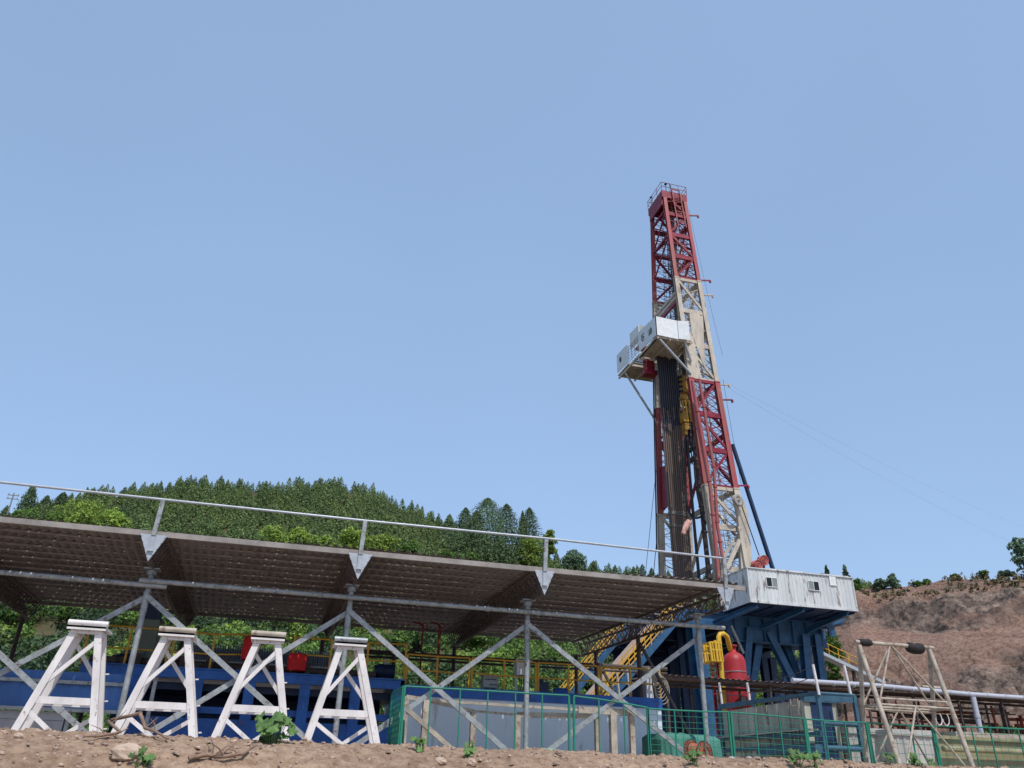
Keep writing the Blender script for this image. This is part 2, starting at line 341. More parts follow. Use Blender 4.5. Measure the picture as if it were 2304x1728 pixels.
# brown cut slope on the right, nearer than the wooded hill
CA, CE = table([(1640,1700),(1740,1600),(1800,1500),(1838,1400),(1868,1350),(1900,1328),(1925,1322),(1960,1330),(2010,1325),(2060,1322),(2110,1308),(2160,1302),(2220,1300),(2304,1294),(2600,1285),(3200,1290)])
def cliffz(r, az):
    e = np.interp(az, CA, CE); t = (r-84)/(126-84); zr = 126*np.tan(e)
    s = np.clip(t, 0, 1); prof = s + 0.045*np.sin(s*15+az*9) + 0.02*np.sin(s*37+az*20)
    z = PZ-0.5 + (zr-PZ)*np.clip(prof, 0, 1.02)**0.85
    x, y = r*np.sin(az), r*np.cos(az)
    z = np.where(t > 1, PZ-0.5+(zr-PZ) - (r-126)*0.12, z)
    k = np.clip(t*6, 0, 1)*np.clip((1.03-t)*6, 0.15, 1)
    arc = az*105
    zz = zr*s + 1.6*fbm(arc/22, s*2+arc/90, 2, 90)
    led = np.clip(1-np.abs(zz-zr*0.80)/2.6, 0, 1)*np.clip(fbm(arc/9, s*3, 3, 71)*2.5+0.7, 0, 1) + np.clip(1-np.abs(zz-zr*0.36)/3.2, 0, 1)*np.clip(fbm(arc/11, s*3, 3, 72)*2.5+0.9, 0, 1)
    rock = 1.0-np.abs(fbm(arc/5.0, zz/1.3, 4, 44, 0.6))*2
    gully = np.clip(-fbm(arc/4.5, zz/0.8, 3, 45, 0.6)-0.1, 0, 1)
    global ROCK
    ROCK = np.clip(led*1.1, 0, 1)
    return z + k*(0.9*fbm(x/9, y/9, 3, 12) + 0.17*fbm(arc/2.6, zz/1.1, 4, 18, 0.62) + led*(2.0*(rock-0.5) - 4.2*gully) - 0.9*np.clip(fbm(arc/3.5, zz/1.0, 3, 77, 0.6)-0.28, 0, 1)*3.5)
aa = np.linspace(math.radians(31.0), math.radians(60), 900); rr = np.concatenate([np.linspace(80, 128, 420), np.linspace(130, 200, 10)])
A, R_ = np.meshgrid(aa, rr)
def cliffmat():
    m = CLIFF; n = m.node_tree.nodes; L = m.node_tree.links; b = n['Principled BSDF']
    src = b.inputs['Base Color'].links[0].from_socket
    tc = n.new('ShaderNodeTexCoord'); mp = n.new('ShaderNodeMapping'); mp.inputs['Scale'].default_value = (0.05, 0.05, 0.20); mp.inputs['Rotation'].default_value = (0.1, 0.04, 0)
    L.new(tc.outputs['Object'], mp.inputs[0]); z = n.new('ShaderNodeTexNoise'); z.inputs['Scale'].default_value = 1.6; z.inputs['Detail'].default_value = 7; z.inputs['Roughness'].default_value = 0.62
    L.new(mp.outputs[0], z.inputs['Vector'])
    r = n.new('ShaderNodeValToRGB'); e = r.color_ramp.elements; e[0].position = 0.56; e[0].color = (0, 0, 0, 1); e[1].position = 0.70; e[1].color = (1, 1, 1, 1)
    ra = n.new('ShaderNodeAttribute'); ra.attribute_name = 'rock'; ad = n.new('ShaderNodeMath'); ad.operation = 'MULTIPLY_ADD'; ad.inputs[1].default_value = 0.30; L.new(ra.outputs['Fac'], ad.inputs[0]); L.new(z.outputs[0], ad.inputs[2])
    L.new(ad.outputs[0], r.inputs[0]); mx = n.new('ShaderNodeMix'); mx.data_type = 'RGBA'; L.new(r.outputs[0], mx.inputs['Factor']); L.new(src, mx.inputs['A'])
    z2 = n.new('ShaderNodeTexNoise'); z2.inputs['Scale'].default_value = 0.7; z2.inputs['Detail'].default_value = 9; z2.inputs['Roughness'].default_value = 0.8; L.new(tc.outputs['Object'], z2.inputs['Vector'])
    r2 = n.new('ShaderNodeValToRGB'); r2.color_ramp.elements[0].position = 0.42; r2.color_ramp.elements[0].color = (0.045, 0.035, 0.032, 1)
    r2.color_ramp.elements[1].position = 0.62; r2.color_ramp.elements[1].color = (0.29, 0.215, 0.17, 1); L.new(z2.outputs[0], r2.inputs[0]); L.new(r2.outputs[0], mx.inputs['B'])
    L.new(mx.outputs['Result'], b.inputs['Base Color'])
cliffmat()
cz_all = cliffz(R_, A); rock_all = ROCK.copy()
cs_ = gridmesh('cut_slope', R_*np.sin(A), R_*np.cos(A), cz_all, CLIFF, smooth=False)
at_ = cs_.data.attributes.new('rock', 'FLOAT', 'POINT'); at_.data.foreach_set('value', rock_all.astype(np.float32).ravel())

# ================================================================== FOLIAGE
def quads(P, Nn, s, jit=0.7):
    n = len(P); r = rng.normal(size=(n, 3)); N = Nn + jit*r; N /= np.linalg.norm(N, axis=1)[:, None]
    t = np.cross(N, rng.normal(size=(n, 3))); t /= np.linalg.norm(t, axis=1)[:, None]; u = np.cross(N, t)
    s = s[:, None]; a = t*s; b = u*s*0.62
    co = np.stack([P-a, P-b*0.9+a*0.1, P+a, P+b], 1).reshape(-1, 3)
    return co, np.arange(4*n).reshape(n, 4)
def conifer_arr(h, R, n, leaf, seed, power=0.8, full=False):
    g = np.random.default_rng(seed); z = g.beta(1.1, 1.45, n); th = g.uniform(0, 2*math.pi, n)
    lump = 0.8 + 0.28*np.sin(th*3+z*17+seed) + 0.2*np.sin(th*5-z*31+seed*2)
    if full: z = g.uniform(0, 1, n)**0.85
    rad = 1.22*R*((1-z)**power if not full else (1-z**2.2)**0.75)*np.clip(lump, 0.5, 1.3)*np.sqrt(g.uniform(0.35, 1, n))*np.clip(z*7+0.35, 0, 1)
    P = np.stack([rad*np.cos(th), rad*np.sin(th), h*(0.06+0.95*z)], 1)
    N = np.stack([np.cos(th), np.sin(th), np.full(n, 0.55)], 1)
    return quads(P, N, leaf*(0.55+0.7*g.uniform(size=n))*(1-0.45*z))
def lobes_arr(lobes, n, leaf, seed, fill=0.55):
    g = np.random.default_rng(seed); vol = np.array([l[3]**2 for l in lobes]); k = g.choice(len(lobes), n, p=vol/vol.sum())
    L = np.array([l[:4] for l in lobes])[k]; d = g.normal(size=(n, 3)); d /= np.linalg.norm(d, axis=1)[:, None]
    d[:, 2] = np.where(d[:, 2] < -0.3, -d[:, 2], d[:, 2]); rr_ = L[:, 3]*(fill+(1-fill)*np.cbrt(g.uniform(size=n)))
    rr_ *= 1+0.22*np.sin(d[:, 0]*6+k)*np.cos(d[:, 2]*7+k)
    P = L[:, :3] + d*rr_[:, None]*np.array([1, 1, 0.8])
    return quads(P, d+np.array([0, 0, 0.35]), leaf*(0.6+0.8*g.uniform(size=n)))
def mesh_of(name, parts, mats):
    cos, qs, ms, o = [], [], [], 0
    for (co, q), mi in parts:
        cos.append(co); qs.append(q+o); ms.append(np.full(len(q), mi)); o += len(co)
    co = np.concatenate(cos); q = np.concatenate(qs); ob = rawmesh(name, co, q, mats[0]); me = ob.data
    for m_ in mats[1:]: me.materials.append(m_)
    me.polygons.foreach_set('material_index', np.concatenate(ms).astype(np.int32)); bpy.data.objects.remove(ob); return me
def trunk_arr(h, r, bend=0.0, n=7, k=5):
    co = []
    for i in range(k+1):
        t = i/k
        for j in range(n):
            a = 2*math.pi*j/n; rad = r*(1-0.75*t); co.append((rad*math.cos(a)+bend*t*t, rad*math.sin(a), h*t))
    q = [(i*n+j, i*n+(j+1) % n, (i+1)*n+(j+1) % n, (i+1)*n+j) for i in range(k) for j in range(n)]
    return np.array(co), np.array(q)
hillvar = [mesh_of('conifer_small', [(conifer_arr(1, 0.25+0.05*(k % 3), 480, 0.058, 100+k, 0.62+0.12*(k % 3)), 0), (trunk_arr(0.5, 0.02, n=4, k=1), 1)], [M['conif'], M['bark']]) for k in range(5)]
def hill_ok(r, az): return True
# the plantation on the hill: nearest rows as trees, the rest as one wood
cand = []
while len(cand) < 3600:
    r = math.sqrt(rnd.uniform(150**2, 306**2)); az = rnd.uniform(math.radians(-32), math.radians(40))
    cand.append((r, az))
cand.sort()
grid = {}; keep = []
for r, az in cand:
    x, y = r*math.sin(az), r*math.cos(az); g_ = (int(x//2.3), int(y//2.3))
    if any((g_[0]+i, g_[1]+j) in grid for i in (0,) for j in (0,)): continue
    grid[g_] = 1; keep.append((r, az, x, y))
cos, qs, o = [], [], 0; nind = 0
vis = [k for k in keep if not (k[0] < 185 and math.radians(-8) < k[1] < math.radians(14) and False)]
for i, (r, az, x, y) in enumerate(vis):
    z = float(hillz(np.array([r]), np.array([az]))[0]); k = rnd.randrange(5); h = rnd.uniform(3.6, 8.2)*(0.85 if r > 285 else 1.0); rz = rnd.uniform(0, 6.28)
    el = math.atan2(z+h, r)
    if el > math.radians(13.2) and nind < 300:
        ob = bpy.data.objects.new('conifer_tree', hillvar[k]); C.objects.link(ob); ob.location = (x, y, z-0.3); ob.scale = (h*rnd.uniform(0.9, 1.2), h, h); ob.rotation_euler.z = rz
        tag(ob, 'slender dark green conifer among the lower rows of the plantation on the wooded hill', 'tree', 'conifers of the hillside plantation'); nind += 1
    else:
        me = hillvar[k]
        if i < 5 or not hasattr(me, '_c'): pass
        if k not in globals().setdefault('_cache', {}):
            a_ = np.empty(len(me.vertices)*3, dtype=np.float32); me.vertices.foreach_get('co', a_); b_ = np.empty(len(me.loops), dtype=np.int32); me.loops.foreach_get('vertex_index', b_)
            _cache[k] = (a_.reshape(-1, 3), b_.reshape(-1, 4))
        a_, b_ = _cache[k]; c_, s_ = math.cos(rz), math.sin(rz)
        p = a_*h; p = np.stack([p[:, 0]*c_-p[:, 1]*s_+x, p[:, 0]*s_+p[:, 1]*c_+y, p[:, 2]+z-0.3], 1); cos.append(p); qs.append(b_+o); o += len(p)
wood = rawmesh('far_conifer_wood', np.concatenate(cos), np.concatenate(qs), M['conif'])
tag(wood, 'dense dark green conifer wood covering the hill up to its ridge', 'woodland', None, 'stuff')

# tall conifers that stand out, and broadleaf trees behind the shed roof
def place_tree(kind, px, ytop, ybase, r, wpx, label, cat='tree', group=None, mt=None, n=1600):
    az, el = azel(px, ytop)
    if r is None:                                   # stand it on the hill where the slope meets its foot
        eb = azel(px, ybase)[1]; rs = np.linspace(60, 299, 400); e_ = np.arctan2(hillz(rs, np.full(400, az)), rs)
        r = float(rs[min(int(np.searchsorted(np.maximum.accumulate(e_), eb)), 399)])
        ybase = None
    x, y = r*math.sin(az), r*math.cos(az); zt = r*math.tan(el)
    zb = float(hillz(np.array([r]), np.array([az]))[0])-0.3 if ybase is None else r*math.tan(azel(px, ybase)[1])
    h = zt-zb; W = wpx*r/F_PX*(1.35 if kind == 'c' and wpx > 40 else 0.95)
    root = thing('conifer_tree' if kind == 'c' else 'broadleaf_tree', label, cat, (x, y, zb), group)
    if kind == 'c':
        leaf = 0.38
        co, q = conifer_arr(h, W/2, n*3 if W > 3.5 else n, leaf, rnd.randrange(9999), 0.55, W > 3.5)
        tr = trunk_arr(h*0.8, 0.02*h)
    else:
        m_open = n == 1501; ls = []; k = 34 if cat == 'bush' or m_open else 20; g = random.Random(int(px)); 
        for i in range(k):
            a = g.uniform(0, 6.28); d = g.uniform(0.0, 0.62)*W/2*0.95; hh = h*((0.10 if cat == 'bush' or m_open else 0.25)+0.62*g.random()*(1-d/(W/2)*0.45)); ls.append((d*math.cos(a)*(1.15 if cat == 'bush' else 1), d*math.sin(a), hh, (g.uniform(0.06, 0.26) if cat == 'bush' or m_open else g.uniform(0.13, 0.36))*W/1.15))
        top = max(l[2]+l[3]*0.85 for l in ls); ls = [(a, b, c_*h/top if top > 0 else c_, min(rr2, h*0.4)) for a, b, c_, rr2 in ls]
        co, q = lobes_arr(ls, n, 0.07+0.0009*r, rnd.randrange(9999), 0.2 if cat == 'bush' else 0.6); tr = trunk_arr(h*0.6, 0.022*h+(0.05 if cat != 'bush' else 0.0), 0.1)
    for nm, (c_, q_), m_ in (('crown', (co, q), mt or (M['conifd'] if kind == 'c' else M['broad'])), ('trunk', tr, M['bark'])):
        ob = rawmesh(nm, c_, q_, m_); ob.parent = root
    return root
G1 = 'tall conifers beside the hill'
place_tree('c', 1098, 1122, 1290, None, 92, 'tallest broad dark conifer in the clump right of the hill', group=G1, n=3600)
place_tree('c', 1140, 1135, 1288, None, 62, 'dark rounded conifer on the right flank of the tallest conifer', group=G1, n=2600)
place_tree('c', 1072, 1150, 1285, None, 50, 'shorter conifer hugging the left flank of the tallest conifer', group=G1, n=2000)
place_tree('c', 1048, 1143, 1262, None, 44, 'narrow pointed pale-tipped conifer just left of the tall clump', group=G1, n=1800)
place_tree('c', 1176, 1150, 1270, None, 26, 'slim conifer pressed against a fuller one above the bright bush', group=G1, n=1300)
place_tree('c', 1191, 1143, 1268, None, 44, 'isolated full conifer standing right of the tall clump above the bright bush', group=G1, n=2200)
place_tree('c', 1012, 1158, 1250, None, 40, 'conifer at the foot of the ridge left of the narrow pointed one', group=G1, n=1500)
place_tree('c', 1022, 1190, 1262, None, 54, 'low dark conifer above the roof edge in front of the narrow pointed one', group=G1, n=1800)
place_tree('c', 76, 1092, 1185, None, 34, 'lone tall pointed conifer near the left end of the hill', group='conifers at the left end of the hill', n=1500)
place_tree('c', 108, 1115, 1175, None, 28, 'short conifer just right of the lone tall pointed one', group='conifers at the left end of the hill', n=1000)
place_tree('c', 145, 1108, 1170, None, 34, 'bushy conifer on the left shoulder of the hill', group='conifers at the left end of the hill', n=1200)
place_tree('c', 17, 1138, 1190, None, 24, 'small rounded dark tree at the far left edge beside the utility pole', group='conifers at the left end of the hill', n=900)
G2 = 'bright broadleaf trees behind the shed roof'
for px, yt, w_, m_, lb in (
  (58,1140,64,'mid','yellow-green leafy tree at the foot of the lone left conifer'),
  (135,1147,50,'mid','small bright leafy tree left of the wide spreading one'),
  (205,1124,130,'broad','wide spreading yellow-green tree above the left part of the roof'),
  (262,1146,86,'broad','light green tree on the right side of the wide spreading one'),
  (622,1180,104,'broad','yellowish rounded tree above the middle of the roof'),
  (676,1186,70,'broad','yellowish tree next to the rounded one, slightly taller'),
  (728,1204,80,'broad','pale green tree left of the second rail post'),
  (792,1190,84,'broad','pale leafy tree directly behind the second rail post'),
  (862,1200,90,'broad','light green tree just right of the second rail post'),
  (925,1216,56,'mid','rounded mid green tree right of the light green ones'),
  (1005,1236,70,'mid','low bright bush at the roof edge before the tall conifers'),
  (1058,1240,70,'mid','low green bush below the tallest conifer'),
  (1188,1204,92,'broad','vivid green bushy tree just left of the third rail post'),
  (1234,1190,50,'broad','taller vivid green tree directly behind the third rail post'),
  (1290,1236,70,'grove','dull green bush right of the third rail post'),
  (448,1168,1,'mid',None)):
    if lb: place_tree('b', px, yt, yt+w_*0.9+14, None, w_, lb, group=G2, mt=M[m_], n=6500)
G3 = 'small conifers on the low ridge behind the mast'
for i, (px, yt) in enumerate(((1295,1245),(1318,1262),(1336,1262),(1365,1275),(1384,1272),(1404,1282),(1425,1275),(1445,1270),(1466,1278),(1500,1290),(1540,1292),(1590,1286),(1300,1262))):
    t = place_tree('c', px, yt, yt+60, None, 24, 'small conifer on the low ridge between the third rail post and the mast', group=G3, n=420)
place_tree('c', 1858, 1272, 1345, 130, 14, 'slim young conifer rising behind the cabin roof, the left of two', group='young conifers behind the cabin', n=700)
place_tree('c', 1899, 1272, 1345, 130, 18, 'slightly fuller young conifer rising behind the cabin roof, the right of two', group='young conifers behind the cabin', n=800)
G4 = 'bushes along the crest of the brown slope'
for px, yt, yb, w_, n_, m_, lb in (
  (1926,1300,1345,42,1500,'mid','dark leafy bush touching the right end of the white cabin'),
  (1978,1300,1335,36,1300,'grove','rounded bluish green bush, left one of the close pair on the crest'),
  (2004,1288,1330,32,1300,'grove','taller bluish green bush, right one of the close pair on the crest'),
  (2064,1306,1322,22,500,'mid','scrubby low tuft left of the middle of the brown crest'),
  (2084,1302,1320,24,500,'mid','thin ragged tuft with twigs at the middle of the brown crest'),
  (2147,1290,1310,28,700,'mid','small fresh green bush on the crest, rightwards of the middle'),
  (2207,1282,1304,34,700,'mid','pale green spreading bush on the crest left of the tall tree'),
  (2262,1282,1300,36,800,'grove','grassy bush at the foot of the tall tree on the crest')):
    place_tree('b', px, yt, yb, 125, w_, lb, 'bush', G4, M[m_], n_)
place_tree('b', 2286, 1206, 1305, 125, 58, 'tall open grey-green tree at the right edge on the brown crest', group=None, mt=M['grove'], n=1501)

cos, qs, o = [], [], 0
for i in range(170):
    az = azel(rnd.uniform(1930, 2330), 1300)[0]; r = rnd.uniform(119, 128); z = float(cliffz(np.array([r]), np.array([az]))[0]); sz = rnd.uniform(0.25, 0.8)
    co, q = lobes_arr([(0, 0, sz*0.4, sz*0.7), (sz*0.6, 0.2, sz*0.2, sz*0.5)], 40, 0.13, i, 0.1); co = co*np.array([1, 1, rnd.uniform(0.7, 1.6)])+np.array([r*math.sin(az), r*math.cos(az), z]); cos.append(co); qs.append(q+o); o += len(co)
tag(rawmesh('dry_scrub', np.concatenate(cos), np.concatenate(qs), mat('dry_brown_scrub', (0.22,0.16,0.09), 0.9, col2=(0.08,0.09,0.04), scale=0.3, island=0.4)), 'low dry brown scrub along the edge of the brown slope', 'scrub', None, 'stuff')
cos, qs, o = [], [], 0
for i in range(260):
    px = rnd.uniform(2195, 2420); az = azel(px, 1550)[0]; r = rnd.uniform(84, 90)
    z = r*math.tan(azel(px, 1562)[1]) if False else float(cliffz(np.array([r]), np.array([az]))[0]); co, q = lobes_arr([(0, 0, 0.15, 0.6)], 60, 0.16, i, 0.1)
    co = co+np.array([r*math.sin(az), r*math.cos(az), z]); cos.append(co); qs.append(q+o); o += len(co)
tag(rawmesh('grass_patch', np.concatenate(cos), np.concatenate(qs), M['mid']), 'bright green grass at the foot of the brown slope on the right', 'grass', None, 'stuff')
place_tree('b', 1866, 1420, 1560, 92, 62, 'tall green bush at the foot of the brown slope behind the rig legs', 'bush', None, M['mid'], 2600)
place_tree('b', 1795, 1470, 1570, 92, 60, 'dull green bush seen between the slanting rig legs', 'bush', None, M['grove'], 2200)
# undergrowth on the lower hill, seen under the shed roof
cos, qs, o = [], [], 0
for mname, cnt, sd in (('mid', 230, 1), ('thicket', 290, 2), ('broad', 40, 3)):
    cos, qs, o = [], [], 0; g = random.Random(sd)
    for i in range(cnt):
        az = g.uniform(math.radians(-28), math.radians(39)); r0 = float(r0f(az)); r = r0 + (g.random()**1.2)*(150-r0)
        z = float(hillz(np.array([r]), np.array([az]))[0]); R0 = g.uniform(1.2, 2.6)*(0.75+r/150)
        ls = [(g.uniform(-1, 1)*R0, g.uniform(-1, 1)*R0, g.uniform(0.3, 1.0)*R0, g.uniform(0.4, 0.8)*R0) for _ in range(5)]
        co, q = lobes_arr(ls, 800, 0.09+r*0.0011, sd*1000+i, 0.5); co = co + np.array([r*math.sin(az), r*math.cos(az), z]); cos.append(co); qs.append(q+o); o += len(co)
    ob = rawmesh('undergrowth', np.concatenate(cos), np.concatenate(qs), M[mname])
    tag(ob, {'mid': 'fresh green undergrowth on the slope behind the shed', 'thicket': 'dark thicket with painted-in shade on the slope behind the shed', 'broad': 'yellow-green scrub scattered on the slope behind the shed'}[mname], 'undergrowth', None, 'stuff')

# ================================================================== OPEN SHED
XC = [-7.3, -2.93, 1.42, 5.70, 10.28]; YF, YB, ZR = 18.0, 27.4, 4.62
shed = thing('open_shed', 'long open-sided shed with a brown corrugated roof on galvanised pipe columns', 'shed', (1.5, 19, PZ))
def roofx(y): return 11.25 - (y-YF)*0.11                    # the right verge runs slightly askew
# roof sheets with the row of screw holes that daylight shows through
pitch = 0.2; x0 = -13.0; ncol = int((11.2-x0)/pitch); holes_y = [YF+0.28+0.62*k for k in range(15)]
prof = [(0.0, 0.0), (0.05, 0.045), (0.09, 0.045), (0.14, 0.0)]
hw = 0.012; hwy = 0.04
ycuts = [YF] + [v for hy in holes_y if hy < YB for v in (hy-hwy, hy+hwy)] + [YB]
mb = MB(); xs = []; zs = []
for c in range(ncol):
    for dx, dz in prof[:2]: xs.append(x0+c*pitch+dx); zs.append(dz)
    xs += [x0+c*pitch+0.07-hw+0.0, x0+c*pitch+0.07+hw]; zs += [0.045, 0.045]
    for dx, dz in prof[2:]: xs.append(x0+c*pitch+dx); zs.append(dz)
xs = np.array(xs); zs = np.array(zs); yc = np.array(ycuts); nX = len(xs)
sag = lambda x: 0.035*np.sin(x*0.72+0.5)
XX, YY = np.meshgrid(xs, yc); sc_ = (roofx(YY)-x0)/(11.2-x0); Xr = x0+(XX-x0)*sc_
Zr = ZR + 0.06 + zs[None, :] + sag(XX) + 0.012*np.sin(YY*2+XX)
co = np.stack([Xr, YY, Zr], -1).reshape(-1, 3); idx = np.arange(co.shape[0]).reshape(XX.shape)
q = np.stack([idx[:-1, :-1], idx[:-1, 1:], idx[1:, 1:], idx[1:, :-1]], -1); msk = np.ones(q.shape[:2], bool)
g_ = random.Random(3)
for j in range(1, len(ycuts)-1, 2):
    for c in range(ncol):
        if g_.random() < 0.4: msk[j, c*6+2] = False
q = q[msk]
rf = rawmesh('roof_sheet', co-np.array([1.5, 19, PZ]), q, M['roofu']); rf.parent = shed
for j, hy in enumerate([YF+0.35+0.62*k for k in range(15)]):
    if hy > YB-0.05: continue
    mb = MB(); mb.box((x0, hy, ZR+0.03), (roofx(hy)-0.05, hy+0.07, ZR+0.055)); mb.build('purlin', M['purlin'], shed)
mb = MB(); mb.box((x0, YF-0.012, ZR-0.06), (11.15, YF+0.05, ZR+0.055)); mb.build('edge_channel', M['fascia'], shed)
mb = MB(); mb.box((x0, YB-0.04, ZR-0.05), (roofx(YB)-0.05, YB, ZR+0.055)); mb.build('edge_channel', M['fascia'], shed)
TRS = mat('dusty_brown_truss_steel', (0.13,0.10,0.09), 0.75, 0.1, amt=0.5, scale=5)
for i, x in enumerate(XC):                                   # triangular lattice trusses with their end plates
    mb = MB(); a = YF+0.02; b = YB-0.1; tw = 0.27; zt, zb = ZR-0.06, ZR-0.52; x += {3: 0.1, 4: 0.30}.get(i, 0.03); xe = x - (0.45 if i == 4 else 0.2 if i == 3 else 0)
    T = lambda y, s_, z: V(x+(xe-x)*(y-a)/(b-a)+s_*tw, y, z)
    for s_ in (-1, 1): mb.bar(T(a, s_, zt), T(b, s_, zt), 0.06)
    mb.bar(T(a+0.1, 0, zb), T(b, 0, zb), 0.06)
    n = 22 if i == 4 else 36
    for k in range(n):
        y0, y1, y2 = a+(b-a)*k/n, a+(b-a)*(k+0.5)/n, a+(b-a)*(k+1)/n
        for s_ in (-1, 1): mb.tube(T(y0, s_, zt), T(y1, 0, zb), 0.014, 4, caps=False); mb.tube(T(y1, 0, zb), T(y2, s_, zt), 0.014, 4, caps=False)
        mb.tube(T(y0, -1, zt), T(y0, 1, zt), 0.012, 4, caps=False)
    tr = mb.build('truss', TRS, shed)
    if i: 
        g = MB(); y = YF-0.03; hw_ = (0.27, 0.27, 0.27, 0.25, 0.25)[i]
        g.slab([(x-hw_, y, ZR-0.03), (x, y, ZR-0.60), (x+hw_, y, ZR-0.03)], (0, 0.012, 0))
        g.box((x-0.045, y-0.03, ZR-0.36), (x+0.045, y, ZR-0.05)); g.box((x-0.06, y-0.05, ZR-0.39), (x+0.06, y, ZR-0.36))
        for s_ in (-1, 1):
            for k in range(4): g.tube((x+s_*(hw_-0.04)*(1-k*0.24), y-0.012, ZR-0.07-k*0.125), (x+s_*(hw_-0.04)*(1-k*0.24), y, ZR-0.07-k*0.125), 0.013, 6)
        ep = g.build('end_plate', M['galvb'], shed)
        p = MB(); p.bar((x, YF-0.05, ZR-0.05), (x+0.03, YF-0.05, 5.34), 0.09, 0.06, (0, 1, 0)); p.build('rail_post', M['galv'], ep)
mb = MB(); mb.path([(-13, YF-0.02, 5.42), (-3, YF-0.02, 5.37), (1.5, YF-0.02, 5.36), (6, YF-0.02, 5.38), (10.75, YF-0.02, 5.33)], 0.029, 8); mb.build('top_rail', M['galvb'], shed)
cols = []
for i, x in enumerate(XC):
    c = MB(); c.tube((x, 19, PZ-0.2), (x, 19, ZR-0.5), 0.06, 14); c.tube((x, 19, 3.15), (x, 19, 3.6), 0.072, 14)
    c.tube((x, 19, 3.95), (x, 19, 4.05), 0.10, 12); c.box((x-0.16, 18.84, ZR-0.56), (x+0.16, 19.16, ZR-0.53)); c.box((x-0.18, 18.82, PZ), (x+0.18, 19.18, PZ+0.02))
    c.build('column', M['galv'], shed)
for x, y in ((-7.4, 27.1), (-2.9, 27.1), (1.3, 27.1), (5.6, 27.1), (9.9, 27.1), (10.2, 26.0), (10.22, 22.6), (-5.2, 27.1), (3.6, 27.0)):
    c = MB(); c.tube((x, y, PZ-0.2), (x, y, ZR-0.5), 0.065, 10); c.box((x-0.15, y-0.15, ZR-0.56), (x+0.15, y+0.15, ZR-0.53)); c.build('column', M['darksteel'], shed)
for a, b in (((-13, 18.9, 3.82), (-2.55, 18.9, 3.71)), ((-3.12, 18.84, 3.80), (10.95, 18.84, 3.76))):
    mb = MB(); mb.tube(a, b, 0.055, 10); a_, b_ = Vector(a), Vector(b); L_ = (b_-a_).length
    for k in (0.13, 0.27, 0.43, 0.55, 0.64, 0.81): p = a_.lerp(b_, k); mb.tube(p, p+(b_-a_)*(0.07/L_), 0.068, 10)
    mb.build('tie_pipe', M['galv'], shed)
for i in range(4):
    xa, xb = XC[i], XC[i+1]
    for s_, (p, q_) in ((0, ((xa, 18.93, 3.5), (xb, 18.93, PZ+0.05))), (1, ((xb, 19.07, 3.5), (xa, 19.07, PZ+0.05)))):
        mb = MB(); mb.bar(p, q_, 0.11, 0.06, (0, 1, 0)); m_ = Vector(p).lerp(Vector(q_), 0.74); mb.bar(m_-(Vector(q_)-Vector(p)).normalized()*0.1, m_+(Vector(q_)-Vector(p)).normalized()*0.1, 0.13, 0.08, (0, 1, 0)); mb.build('diagonal_brace', M['galv'], shed)
    
for p, q_ in (((10.25, 22.6, 3.9), (10.25, 19.1, 0.6)), ((10.25, 26, 3.8), (10.25, 22.7, 1.2))):
    mb = MB(); mb.bar(p, q_, 0.08, 0.05); mb.build('diagonal_brace', M['darksteel'], shed)

